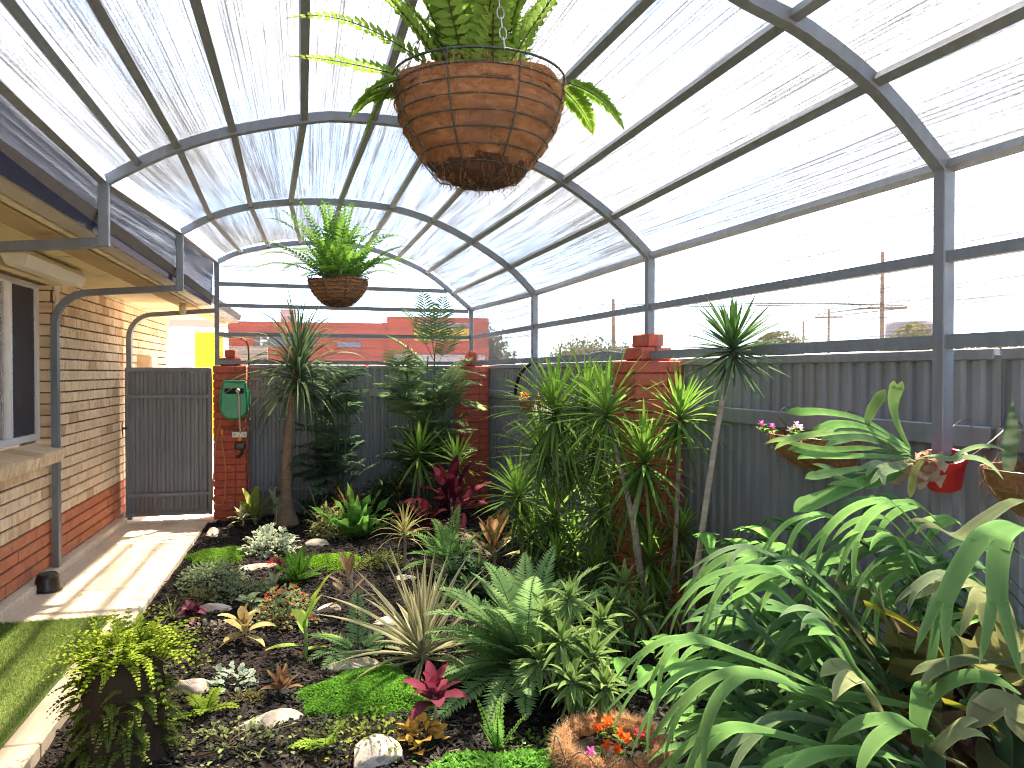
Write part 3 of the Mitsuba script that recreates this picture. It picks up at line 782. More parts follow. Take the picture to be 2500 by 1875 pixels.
def fronds(P, D, L, M, LL, LW, droop=0.8, dp=1.5, ang=65, ln=2, ldroop=0.25, c0=(0.06, 0.12, 0.03), c1=None, shape='fern', rad=0.004, rc=None, lift=0.15, lprof='lance', lfold=0.12, rnd=None, start=0.12):
    """Feather leaves: a curved stem with M pairs of leaflets of length up to LL. Returns one (v, f, c) per frond."""
    r = rnd or rng
    P, D = np.atleast_2d(P), unit(np.atleast_2d(D))
    N = max(len(P), len(D))
    P, D = np.broadcast_to(P, (N, 3)), np.broadcast_to(D, (N, 3))
    L, droop, LL = (np.broadcast_to(np.asarray(x, float), (N,)) for x in (L, droop, LL))
    c1 = c0 if c1 is None else c1
    out = []
    for i in range(N):
        n = 14
        t = np.linspace(0, 1, n + 1)
        d = unit(D[i] + A(0, 0, -1) * (droop[i] * t ** dp)[:, None])
        C = P[i] + np.vstack([np.zeros(3), np.cumsum(d[:-1] * L[i] / n, 0)])
        m = MB()
        cc = np.asarray(c0) * (1 + 0.2 * r.uniform(-1, 1))
        m.add(tube(C, np.linspace(rad, rad * 0.3, n + 1), 4, False), np.asarray(rc if rc is not None else cc * 0.8))
        tt = np.linspace(start, 0.985, M)
        bp = np.stack([np.interp(tt, t, C[:, k]) for k in range(3)], -1)
        bd = unit(np.stack([np.interp(tt, t, d[:, k]) for k in range(3)], -1))
        az = unit(np.array([D[i][1], -D[i][0], 1e-4]))
        sd = unit(az - bd * (bd @ az)[:, None])
        nr = np.cross(sd, bd)
        if shape == 'fern':
            ll = np.sin(np.pi * np.clip(0.10 + 0.9 * tt, 0, 1) ** 0.75) ** 0.7
        elif shape == 'palm':
            ll = np.clip(0.55 + 0.9 * np.sin(np.pi * np.clip(tt, 0, 1) ** 0.9), 0, 1.25) * (1 - 0.45 * tt ** 3)
        else:
            ll = np.clip((1.05 - tt), 0.12, 1) ** 0.8
        a = np.radians(ang) * (1 - 0.28 * tt)
        for s in (-1, 1):
            dd = sd * s * np.sin(a)[:, None] + bd * np.cos(a)[:, None] + nr * lift
            dd = dd + r.normal(0, 0.05, dd.shape)
            k0 = cc[None] * (1 + 0.12 * r.uniform(-1, 1, (M, 1)))
            kc = k0 * (1 - tt[:, None] * 0.6) + (np.asarray(c1) * np.ones((M, 3))) * tt[:, None] * 0.6
            m.add(blades(bp, dd, LL[i] * ll * r.uniform(0.9, 1.08, M), LW * (0.6 + 0.4 * ll), ln, ldroop, 1, lfold, lprof, kc, kc, rnd=r, cjit=0.05, sref=bd * s))
        out.append((np.vstack(m.v), np.vstack(m.f), np.vstack(m.c)))
    return out


def rosette(n, el0, el1, r, az0=0.0, spread=2 * math.pi):
    """n directions round the vertical, elevations from el0 (outer, first) to el1 (inner), golden-angle spaced."""
    i = np.arange(n)
    az = az0 + (i * 2.39996 if spread > 6 else (r.uniform(-0.5, 0.5, n) * spread)) + r.uniform(-0.15, 0.15, n)
    el = np.radians(el0 + (el1 - el0) * i / max(n - 1, 1) + r.uniform(-6, 6, n))
    return np.stack([np.cos(az) * np.cos(el), np.sin(az) * np.cos(el), np.sin(el)], -1)


def leaves(parent, vf, N, mat_=M_LEAF, name='leaf', lab=None):
    for j, e in enumerate(each(vf, N)):
        put(name, e[:2], mat_, parent, smooth=True, color=e[2], label=lab)


def joined(parent, parts, mat_=M_LEAF, name='foliage', stuff=True):
    m = MB()
    for e in parts:
        m.add(e)
    return m.build(name, mat_, parent, smooth=True, kind='stuff' if stuff else None)


def gz(x, y):
    return float(bed_z(np.array([x]), np.array([y]))[0]) - 0.012


def P3(x, y, z=None):
    return A(x, y, gz(x, y) if z is None else z)


def spread_leaves(N, rx, ry, rz, c, r, shell=0.5):
    """Positions on a low dome round c, with outward directions."""
    q = unit(r.normal(0, 1, (N, 3)))
    q[:, 2] = np.abs(q[:, 2])
    rad = r.uniform(shell, 1, N)[:, None]
    return c + q * rad * A(rx, ry, rz), q


def bushlet(name, label, cat, x, y, rx, rz, N, L, W, c0, c1=None, prof='oval', seed=0, group=None, ry=None, stems=8, edge=None, droop=0.5, flowers=None, mat_=M_LEAF, n=3, el=0.5):
    """A low bushy plant: stems and many small leaves over a dome; flowers = (count, size, colour)."""
    r = np.random.default_rng(seed)
    k = thing(name, label, cat, group)
    c = P3(x, y)
    pos, q = spread_leaves(N, rx, ry or rx, rz, c, r)
    d = unit(q * A(1, 1, 0.4) + A(0, 0, el) * r.uniform(0, 1, (N, 1)) + r.normal(0, 0.45, (N, 3)))
    joined(k, [blades(pos, d, L * r.uniform(0.6, 1.15, N), W * r.uniform(0.7, 1.1, N), n, droop, 1.2, 0.12, prof, c0, c1, edge, r.uniform(-0.8, 0.8, N), rnd=r, cjit=0.3)], mat_)
    if stems:
        m = MB()
        for i in range(stems):
            e = pos[r.integers(0, N)]
            b = c + r.normal(0, 0.15, 3) * A(rx, rx, 0) - A(0, 0, 0.01)
            m.add(tube(bez([b, (b + e) / 2 + A(0, 0, 0.25 * rz), e], 5), 0.0028, 4), A(0.10, 0.09, 0.04))
        m.build('stems', M_VC, k, kind='stuff')
    if flowers:
        nf, sz, col = flowers
        p2, q2 = spread_leaves(nf, rx * 0.9, (ry or rx) * 0.9, rz * 1.12, c, r, 0.85)
        m = MB()
        for i in range(nf):
            for a in range(4):
                th = a * 1.571 + r.uniform(0, 1)
                dd = unit(q2[i] * 0.8 + A(math.cos(th), math.sin(th), 0.2))
                m.add(blades(p2[i], dd, sz, sz * 0.8, 2, 0.6, 1, 0.1, 'oval', col, cjit=0.25, rnd=r))
        m.build('flowers', M_LEAF, k, smooth=True, kind='stuff')
    return k


def spike_head(parent, c, n, L, W, seed, c0, c1, el0=-35, el1=80, droop=0.35, mat_=M_GLOSS, name='leaf_head', edge=None, young=(0.12, 0.22, 0.04), axis=None, prof='strap', nseg=5):
    """A dracaena head: n narrow leaves in all directions from a short stem top."""
    r = np.random.default_rng(seed)
    d = rosette(n, el0, el1, r, r.uniform(0, 6))
    h = np.linspace(-0.5, 0.5, n)[:, None]
    ax = unit(axis) if axis is not None else UP
    if axis is not None:
        e1 = unit(np.cross(ax, A(0.3, 1, 0.1))); e2 = np.cross(ax, e1)
        d = d[:, :1] * e1 + d[:, 1:2] * e2 + d[:, 2:] * ax
    P = c + h * ax * L * 0.22
    t = np.linspace(0, 1, n)[:, None] ** 3
    k0, k1 = A(*c0) * (1 - t) + A(*young) * t, A(*c1) * (1 - t) + A(*young) * t
    LL = L * r.uniform(0.75, 1.1, n) * np.where(np.arange(n) > n * 0.85, 0.75, 1)
    vf = blades(P, d, LL, W * r.uniform(0.8, 1.15, n), nseg, droop * r.uniform(0.3, 1.6, n), 1.6, 0.22, prof, k0, k1, edge, r.uniform(-0.5, 0.5, n), rnd=r, cjit=0.2)
    m = MB().add(vf)
    return m.build(name, mat_, parent, smooth=True)


def cordyline(name, label, cat, x, y, h, n, L, W, c0, c1, seed, edge=None, el0=5, el1=75, droop=0.9, z=None, prof='paddle', cane=0.012, tilt=(0, 0), young=None, group=None, fold=0.22, mat_=M_GLOSS, stem=M_CANE, span=0.5, wave=0.0, lab=None):
    """Broad-leaved rosette on a cane; every leaf is a part."""
    r = np.random.default_rng(seed)
    k = thing(name, label, cat, group)
    b = P3(x, y, z)
    top = b + A(tilt[0], tilt[1], h)
    put('cane', tube(bez([b - A(0, 0, 0.03), (b + top) / 2 + A(0.01, 0, 0), top], 7), np.linspace(cane * 1.2, cane, 7), 7), stem, k, smooth=True)
    d = rosette(n, el0, el1, r, r.uniform(0, 6))
    t = np.linspace(0, 1, n)[:, None]
    P = b + (top - b) * (1 - span + span * t) + d * cane
    k0, k1 = A(*c0) * np.ones((n, 1)), A(*c1) * np.ones((n, 1))
    if young is not None:
        k0, k1 = k0 * (1 - t**2) + A(*young) * t**2, k1 * (1 - t**2) + A(*young) * t**2
    vf = blades(P, d, L * r.uniform(0.75, 1.1, n) * (1 - 0.25 * t[:, 0] ** 3), W * r.uniform(0.8, 1.1, n), 9, droop * r.uniform(0.5, 1.5, n) * (1 - 0.4 * t[:, 0]), 1.5, fold, prof, k0, k1, edge, r.uniform(-0.4, 0.4, n), wave=wave, rnd=r, cjit=0.2)
    leaves(k, vf, n, mat_, lab=lab)
    return k


def fern(name, label, x, y, n, L, LL, LW, M, c0, c1, seed, z=None, el0=15, el1=70, droop=1.1, ang=70, shape='fern', cat='fern', rad=0.004, group=None, part='frond', h=0.0, ln=2, ldroop=0.3, dirs=None, lprof='lance', base_r=0.02, start=0.12):
    r = np.random.default_rng(seed)
    k = thing(name, label, cat, group)
    b = P3(x, y, z) + A(0, 0, h)
    if h > 0.03:
        put('trunk', tube([b - A(0, 0, h + 0.03), b + A(0, 0, 0.02)], [0.03, 0.022], 8), M_BARK, k, smooth=True)
    d = rosette(n, el0, el1, r, r.uniform(0, 6)) if dirs is None else unit(np.asarray(dirs, float))
    for e in fronds(b + d * base_r, d, L * r.uniform(0.75, 1.1, len(d)), M, LL, LW, droop * r.uniform(0.6, 1.3, len(d)), 1.5, ang, ln, ldroop, c0, c1, shape, rad, rnd=r, lprof=lprof, start=start):
        put(part, e[:2], M_LEAF, k, smooth=True, color=e[2])
    return k


def stag(pts, w, forks=2, fl=0.12, spread=0.5, r=rng, c0=(0.07, 0.13, 0.05), c1=(0.10, 0.19, 0.06), w0=0.42, droop=1.0, nrm=None):
    """One staghorn frond: a strap through pts that splits `forks` times into drooping lobes."""
    m = MB()
    C = bez(pts, 15)
    t = unit(np.gradient(C, axis=0))
    s0 = np.cross(t[0], UP if nrm is None else nrm)
    side = []
    for i in range(len(C)):
        s = np.cross(t[i], UP if nrm is None else nrm)
        if np.linalg.norm(s) < 0.25:
            s = side[-1] if side else s0
        s = unit(s - t[i] * (s @ t[i]))
        if side and s @ side[-1] < 0:
            s = -s
        if side:
            s = unit(0.6 * side[-1] + 0.4 * s); s = unit(s - t[i] * (s @ t[i]))
        side.append(s)
    side = np.array(side)
    nor = np.cross(side, t)
    u = np.linspace(0, 1, len(C))
    ww = w * (w0 + (1 - w0) * u**0.9) * 0.5

    def strip(C, side, nor, ww, ca, cb):
        n = len(C)
        kx = A(-1, -0.86, -0.5, 0, 0.5, 0.86, 1)
        V = C[:, None] + side[:, None] * ww[:, None, None] * kx[None, :, None] + nor[:, None] * (ww[:, None] * 0.13 * (kx**2)[None])[..., None]
        v, q = grid(V)
        tt = np.linspace(0, 1, n)[:, None, None]
        col = np.asarray(ca) * (1 - tt) + np.asarray(cb) * tt
        vein = 1 + 0.22 * (meshkit.noise(np.stack([np.broadcast_to(kx[None] * 3.1 + r.uniform(0, 50), (n, 7)), np.broadcast_to(tt[:, :, 0] * 2.0, (n, 7)), np.zeros((n, 7))], -1), 5) - 0.5)[..., None]
        col = np.repeat(col, 7, 1) * vein * (1 + 0.55 * np.abs(kx)[None, :, None] ** 8)
        m.add((v, q), np.clip(col.reshape(-1, 3), 0, 1))

    c0, c1 = A(*c0) * r.uniform(0.8, 1.2), A(*c1) * r.uniform(0.8, 1.2)
    strip(C, side, nor, ww, c0, (c0 + c1) / 2)

    def fork(p, d, s, nr, w, lvl, ln, dr):
        nk = 2 if lvl else 1
        offs = (-0.5, 0.5) if nk == 2 else (0.0,)
        for o in offs:
            n = 10
            tt = np.linspace(0, 1, n)
            a = o * spread * 2 * r.uniform(0.7, 1.3)
            d0 = unit(d + s * a * 0.35)
            dd = unit(d0 + s * (a * 0.8 * tt)[:, None] + A(0, 0, -1) * (dr * tt**1.3)[:, None] + nr * (r.uniform(-0.2, 0.2) * tt**2)[:, None])
            Lq = ln * r.uniform(0.75, 1.25)
            Cq = p - d * 0.22 * w + nr * 0.0015 + s * o * w * 0.46 + np.vstack([np.zeros(3), np.cumsum(dd[:-1] * Lq / (n - 1), 0)])
            sq = unit(s - dd * (dd @ s)[:, None])
            nq = np.cross(sq, dd)
            w1 = w * (0.56 if nk == 2 else 1)
            last = lvl <= 1
            wq = w1 * 0.5 * (np.clip(1 - tt**2.5, 0.10, 1) if last else (1 - 0.15 * tt))
            strip(Cq, sq, nq, wq, (c0 + c1) / 2, c1)
            if not last:
                fork(Cq[-1], dd[-1], sq[-1], nq[-1], w1 * 0.9, lvl - 1, ln * 0.8, dr * 0.6)

    fork(C[-1], t[-1], side[-1], nor[-1], 2 * ww[-1], forks, fl, droop)
    return np.vstack(m.v), np.vstack(m.f), np.vstack(m.c)

# ------------------------------------------------------------------ mulch and rocks
n = 30000
x = rng.uniform(-1.17, 2.42, n)
y = 2.75 + 6.6 * rng.uniform(0, 1, n) ** 1.35
ok = x < FX(y) - 0.03
x, y = x[ok], y[ok]
n = len(x)
c = np.stack([x, y, bed_z(x, y) - 0.008 + rng.uniform(0, 0.012, n)], -1)
sz = np.stack([rng.uniform(0.018, 0.062, n), rng.uniform(0.006, 0.017, n), rng.uniform(0.002, 0.006, n)], -1)
az, pt, rl = rng.uniform(0, 6.28, n), rng.normal(0, 0.30, n), rng.normal(0, 0.4, n)
ex = np.stack([np.cos(az) * np.cos(pt), np.sin(az) * np.cos(pt), np.sin(pt)], -1)
ey = unit(np.cross(UP, ex)); ez = np.cross(ex, ey)
ey, ez = ey * np.cos(rl)[:, None] + ez * np.sin(rl)[:, None], ez * np.cos(rl)[:, None] - ey * np.sin(rl)[:, None]
bv = BOXV.copy()
V = c[:, None] + sum(bv[None, :, i:i + 1] * (sz[:, i:i + 1] * e)[:, None] for i, e in enumerate((ex, ey, ez))) * np.where(bv[None, :, :1] > 0, rng.uniform(0.6, 1, (n, 8, 1)), 1)
F = np.vstack([BOXF[:, [0, 1, 2]], BOXF[:, [0, 2, 3]]])
F = (F[None] + (np.arange(n) * 8)[:, None, None]).reshape(-1, 3)
tone = np.where(rng.uniform(0, 1, (n, 1)) < 0.08, A(0.07, 0.052, 0.04), A(0.015, 0.014, 0.014)) * rng.uniform(0.5, 1.7, (n, 1))
# put V about c
V = c[:, None] + (V - c[:, None])
put('mulch', (V.reshape(-1, 3), F), M_CHIP, color=np.repeat(tone, 8, 0), kind='stuff', label='dark bark chip mulch covering the garden bed')


def rock(label, x, y, a, b, h, seed, rz=0.0, dz=0.0):
    r = np.random.default_rng(seed)
    m = trimesh.creation.icosphere(4)
    v = np.array(m.vertices)
    for _ in range(9):
        d = unit(r.normal(0, 1, 3) * A(1, 1, 0.8)); o = r.uniform(0.55, 0.85)
        k = np.maximum(v @ d - o, 0)
        v = v - k[:, None] * d
    v = v * (1 + 0.16 * (meshkit.fbm(v * 2.2 + seed, 4) - 0.5)[:, None])
    v = (v * A(a / 2, b / 2, h * 0.85) * 1.15) @ rotz(rz).T + P3(x, y) + A(0, 0, -h * 0.22 + dz)
    put('rock', (v, m.faces), M_ROCK, smooth=35, label=label, cat='rock', group='pale rocks in the garden bed')


rock('pale pointed rock beside the fern covered stump', -0.66, 4.36, 0.16, 0.16, 0.12, 1, 0.5)
rock('long flat pale rock left of the front ground cover mound', -0.22, 3.86, 0.33, 0.17, 0.075, 2, 0.2)
rock('flat shaded rock at the back edge of the front ground cover mound', 0.20, 4.50, 0.33, 0.15, 0.07, 3, 0.1)
rock('pale wedge rock behind the striped spiky plant', 0.42, 5.18, 0.24, 0.17, 0.085, 4, -0.3)
rock('chunky white rock at the bottom edge of the photo under yellow leaves', 0.22, 3.36, 0.25, 0.20, 0.125, 5, 0.7)
rock('small flat pale rock below the yellow drooping dracaena', 0.66, 6.35, 0.19, 0.15, 0.06, 6)
rock('pale flat rock behind the burgundy begonia', -0.72, 5.75, 0.24, 0.15, 0.06, 7, -0.2)
rock('pale rock under the ruffled bird nest fern', -0.03, 7.75, 0.22, 0.17, 0.08, 8)
rock('long pale rock below the white leaved bush', -0.50, 6.93, 0.32, 0.15, 0.05, 9, 0.1)
rock('pale rock right of the red flowered bush', 0.06, 5.62, 0.16, 0.14, 0.08, 10, 0.4)
rock('small dark edged rock at the corner of the bed near the gate', -1.08, 8.45, 0.16, 0.3, 0.10, 11, 0.2)

# ------------------------------------------------------------------ wire baskets with coir


def fibres(c, R, z0, z1, n, seed, L=0.035, inner=0.0):
    """Loose coir fibres standing off a bowl; R(z) is its radius."""
    r = np.random.default_rng(seed)
    z = r.uniform(z0, z1, n)
    th = r.uniform(0, 6.283, n)
    rad = np.array([R(q) for q in z])
    P = np.stack([c[0] + rad * np.cos(th), c[1] + rad * np.sin(th), c[2] + z], -1)
    d = np.stack([np.cos(th), np.sin(th), 0 * th], -1) * 0.5 + r.normal(0, 0.7, (n, 3))
    return blades(P, d, L * r.uniform(0.4, 1.4, n), 0.0016, 3, r.uniform(-0.6, 0.9, n), 1.2, 0.0, 'needle', (0.26, 0.13, 0.06), (0.40, 0.24, 0.13), rnd=r, cjit=0.4)


def chain(p, q, parent, n, lw=0.0017):
    p, q = A(*p), A(*q)
    t = unit(q - p)
    a = unit(np.cross(t, A(0.3, 1, 0.2))); b = np.cross(t, a)
    L = np.linalg.norm(q - p) / n
    m = MB()
    th = np.linspace(0, 2 * np.pi, 11)
    for i in range(n):
        e = a if i % 2 else b
        c = p + t * L * (i + 0.5)
        path = c + t * (np.cos(th) * L * 0.62)[:, None] + e * (np.sin(th) * L * 0.26)[:, None]
        m.add(tube(path, lw, 5, False))
    return m.build('chain', M_CHAIN, parent, smooth=True)


def hanging_basket(label, c, R, H, top, seed, nch, lw):
    k = thing('hanging_basket', label, 'hanging basket', 'round coir baskets hanging from the arches')
    c = A(*c)
    pz = A((0.985, 0), (0.965, -0.2), (0.90, -0.4), (0.78, -0.6), (0.62, -0.78), (0.46, -0.92), (0.30, -0.985), (0, -1.0))
    zz = np.linspace(0.02, -1.0, 70)
    Rf = lambda z: np.interp(-z / H, -pz[:, 1], pz[:, 0]) * R
    prof = [(Rf(z * H) * (1 + 0.009 * abs(math.sin(z * 8 * math.pi))) if z > -0.97 else Rf(z * H), z * H) for z in zz]
    v, q = lathe(prof, c, 64)
    r = np.random.default_rng(seed)
    nz = meshkit.fbm((v - c) * 22, 4, seed) - 0.5
    out = unit((v - c) * A(1, 1, 0.4))
    v = v + out * (nz * 0.03)[:, None]
    rim = (v - c)[:, 2] > -0.12 * H
    v[:, 2] -= np.where(rim, 0.10 * H * meshkit.noise((v - c) * 9, seed + 3), 0)
    f = np.vstack([q[:, [0, 1, 2]], q[:, [0, 2, 3]]])
    fc = v[f].mean(1) - c
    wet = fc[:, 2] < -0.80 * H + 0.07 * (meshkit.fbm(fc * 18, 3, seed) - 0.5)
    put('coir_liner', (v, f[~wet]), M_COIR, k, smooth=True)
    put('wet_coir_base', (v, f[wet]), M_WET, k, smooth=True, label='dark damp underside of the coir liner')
    put('soil', lathe([(0, -0.04 * H), (R * 0.9, -0.12 * H)], c, 24), M_SOIL, k)
    th = np.linspace(0, 2 * np.pi, 57)
    for i, z in enumerate(np.linspace(0.06, -0.86, 8)):
        rr = Rf(min(z, 0) * H) + 0.006
        put('wire_ring', tube(np.stack([c[0] + rr * np.cos(th), c[1] + rr * np.sin(th), th * 0 + c[2] + z * H], -1), lw * (1.7 if i == 0 else 1), 6, False), M_WIRE, k, smooth=True)
    for a in np.arange(8) * math.pi / 4 + 0.25:
        z = np.linspace(0.06, -1.0, 14)
        rr = np.array([Rf(min(q_, 0) * H) for q_ in z]) + 0.008
        put('wire_rib', tube(np.stack([c[0] + rr * math.cos(a), c[1] + rr * math.sin(a), c[2] + z * H - 0.006 * (z < -0.8)], -1), lw, 5), M_WIRE, k, smooth=True)
    m = MB().add(fibres(c, Rf, -H, 0.0, 5200, seed, 0.028)).add(fibres(c, lambda z: R * 0.95, -0.03, 0.01, 700, seed + 1, 0.03)).add(fibres(c, Rf, -H, -0.7 * H, 900, seed + 2, 0.045))
    m.build('fibres', M_LEAF, k, kind='stuff')
    t3 = A(*top)
    for a in (0.6, 2.69, 4.79):
        chain(c + A(R * math.cos(a), R * math.sin(a), 0.06 * H), t3 + A(0.008 * math.cos(a), 0.008 * math.sin(a), -0.03), k, nch, lw)
    put('hook', tube(bez([t3 + A(0, 0, -0.04), t3 + A(0.012, 0, -0.02), t3 + A(0.012, 0, 0.02), t3 + A(-0.012, 0, 0.03), t3 + A(-0.014, 0, 0.0)], 14), lw * 1.2, 5), M_CHAIN, k)
    return k


hanging_basket('large round coir lined wire basket hanging nearest overhead', (0.455, 2.24, 2.45), 0.248, 0.285, (0.47, 2.24, 3.06), 11, 17, 0.0020)
hanging_basket('smaller coir lined wire basket hanging further back under an arch', (0.160, 6.88, 2.425), 0.255, 0.235, (0.165, 6.90, 3.05), 12, 17, 0.0026)


def basket_fern(label, c, n, L, LL, seed, el0, el1, droop, c0, c1, M=26, LW=0.022, extra=()):
    r = np.random.default_rng(seed)
    k = thing('boston_fern', label, 'fern', 'ferns in the hanging baskets')
    d = rosette(n, el0, el1, r, r.uniform(0, 6))
    P = A(*c) + d * A(0.10, 0.10, 0.0) + r.normal(0, 0.03, (n, 3)) * A(1, 1, 0.2)
    Ls = L * r.uniform(0.7, 1.1, n)
    dr = droop * r.uniform(0.5, 1.4, n)
    for (pp, dd, ll, dq) in extra:
        P, d, Ls, dr = np.vstack([P, pp]), np.vstack([d, unit(A(*dd))]), np.append(Ls, ll), np.append(dr, dq)
    for e in fronds(P, d, Ls, M, LL, LW, dr, 1.7, 80, 2, 0.35, c0, c1, 'fern', 0.0028, (0.10, 0.08, 0.03), lprof='oval', rnd=r, start=0.06):
        put('frond', e[:2], M_LEAF, k, smooth=True, color=e[2])


basket_fern('bright boston fern filling the large overhead basket', (0.455, 2.24, 2.45), 76, 0.50, 0.055, 21, 56, 88, 0.5, (0.15, 0.26, 0.05), (0.26, 0.38, 0.06), 22, 0.024,
            extra=[((0.38, 2.26, 2.46), (-1.0, 0.1, 0.75), 0.52, 0.9), ((0.36, 2.20, 2.46), (-0.8, 0.0, 1.1), 0.48, 0.8), ((0.34, 2.28, 2.46), (-1.0, 0.2, 0.28), 0.44, 0.25), ((0.36, 2.24, 2.46), (-0.7, 0.3, 1.5), 0.5, 0.9),
                   ((0.205, 2.26, 2.44), (-0.35, -0.05, -0.5), 0.17, 1.2), ((0.215, 2.20, 2.44), (-0.45, -0.1, -0.2), 0.19, 1.6), ((0.23, 2.31, 2.44), (-0.5, 0.1, 0.0), 0.16, 1.8), ((0.70, 2.16, 2.46), (0.30, -0.05, -0.1), 0.22, 1.6), ((0.69, 2.20, 2.46), (0.35, 0.1, -0.2), 0.17, 1.4)])
basket_fern('green boston fern arching over the smaller back basket', (0.160, 6.88, 2.42), 46, 0.74, 0.085, 22, 20, 86, 1.0, (0.10, 0.23, 0.04), (0.18, 0.34, 0.04), 24, 0.028)


def trough(label, c, w, d, h, seed, group='coir baskets hooked on the right fence', name='wall_basket', ang=0.0):
    """Half-round wall basket, flat side on the fence (towards +x)."""
    k = thing(name, label, 'basket', group)
    c = A(*c)
    R = rotz(ang)
    th = np.linspace(math.pi / 2, 3 * math.pi / 2, 21)
    rows = []
    for t in np.linspace(0, 1, 12):
        s = math.cos(t * math.pi / 2) ** 0.55 if t < 1 else 0.02
        rows.append(np.stack([d * s * np.cos(th) * (0.9 + 0.1 * np.cos(2 * th)), w / 2 * (0.55 + 0.45 * s) * np.sign(np.sin(th)) * np.abs(np.sin(th)) ** 0.7, 0 * th - h * t], -1))
    P = np.array(rows)
    v, q = grid(P)
    v = v + (unit(v * A(1, 0.3, 0.5)) * ((meshkit.fbm((v + c) * 25, 3, seed) - 0.5) * 0.025)[:, None])
    put('coir_liner', ((v @ R.T) + c, q), M_COIR, k, smooth=True)
    m = MB()
    for t in (0.0, 0.3, 0.6):
        s = math.cos(t * math.pi / 2) ** 0.55
        p = np.stack([d * s * np.cos(th) * (0.9 + 0.1 * np.cos(2 * th)) * 1.04, w / 2 * (0.55 + 0.45 * s) * np.sign(np.sin(th)) * np.abs(np.sin(th)) ** 0.7 * 1.02, 0 * th - h * t], -1) @ R.T + c
        m.add(tube(p, 0.0032 if t == 0 else 0.0016, 5))
    for j in range(2, 20, 3):
        m.add(tube(P[:11, j] @ R.T * 1.0 + c + (R @ A(-0.006, 0, 0)), 0.0016, 5))
    m.build('wire_frame', mat_wire2, k, smooth=True)
    put('soil', grid(np.stack([np.stack([0 * th, w / 2 * np.sin(th), 0 * th - 0.02], -1) @ R.T + c, np.stack([d * 0.9 * np.cos(th), w / 2 * 0.97 * np.sin(th), 0 * th - 0.03], -1) @ R.T + c])), M_SOIL, k)
    r = np.random.default_rng(seed)
    n = 1100
    i0, j0 = r.integers(0, 11, n), r.integers(0, 21, n)
    f = blades(P[i0, j0] @ R.T + c, r.normal(0, 0.7, (n, 3)) + A(-0.6, 0, -0.1), 0.03 * r.uniform(0.4, 1.6, n), 0.0014, 3, r.uniform(-0.3, 1.2, n), 1.2, 0, 'needle', (0.36, 0.16, 0.06), (0.5, 0.27, 0.12), rnd=r, cjit=0.4)
    joined(k, [f], name='fibres')
    return k, c


mat_wire2 = mat('wire_brown', pr((0.20, 0.16, 0.13), 0.4, 0.5, metallic=0.5))
k1, c1_ = trough('long coir trough with pink flowers hooked on the right fence', (2.355, 3.286, 1.318), 0.62, 0.20, 0.17, 31, ang=-0.065)
k2, c2_ = trough('small coir wall basket near the back right pillar trailing grey moss', (2.094, 7.155, 1.360), 0.62, 0.24, 0.20, 32, ang=-0.065)
k3, c3_ = trough('coir basket holding banded snake plants at the right edge of the photo', (2.438, 2.014, 1.307), 0.42, 0.33, 0.21, 33, ang=-0.065)
for kk, cc, dy in ((k1, c1_, 0.22), (k2, c2_, 0.2), (k3, c3_, 0.15)):
    for s in (-1, 1):
        x0 = FX(cc[1] + s * dy)
        put('hook', tube(bez([(cc[0], cc[1] + s * dy, cc[2] - 0.01), (x0 - 0.10, cc[1] + s * dy, 1.40), (x0 - 0.06, cc[1] + s * dy, 1.445), (x0 - 0.02, cc[1] + s * dy, 1.425), (x0 - 0.022, cc[1] + s * dy, 1.38)], 14), 0.0032, 5), mat_wire2, kk, smooth=True)

# snake plant, pink flowers, moss
k = thing('snake_plant', 'dark green snake plant with pale bands in the coir basket at the right edge', 'plant')
r = np.random.default_rng(41)
ps = [(2.19, 2.08, 0.26), (2.25, 2.01, 0.22), (2.29, 1.97, 0.20), (2.23, 1.93, 0.17), (2.32, 2.07, 0.22), (2.33, 1.91, 0.2)]
for x, y, L in ps:
    e = blades((x, y, 1.28), A(r.uniform(-0.15, 0.15), r.uniform(-0.15, 0.15), 1), L, 0.05, 24, 0.0, 1, 0.3, 'lance', (0.03, 0.06, 0.035), cjit=0.1, rnd=r, twist=r.uniform(-0.6, 0.6))
    t = np.repeat(np.linspace(0, 1, 25), 3)
    b = 0.5 + 0.5 * np.sin(t * 90 + 2 * np.sin(t * 37) + np.tile([0.8, 0, -0.8], 25))
    col = A(0.028, 0.055, 0.032) * (1 - b[:, None] * 0.75) + A(0.17, 0.22, 0.13) * (b[:, None] * 0.75)
    put('leaf', e[:2], M_GLOSS, k, smooth=True, color=col)


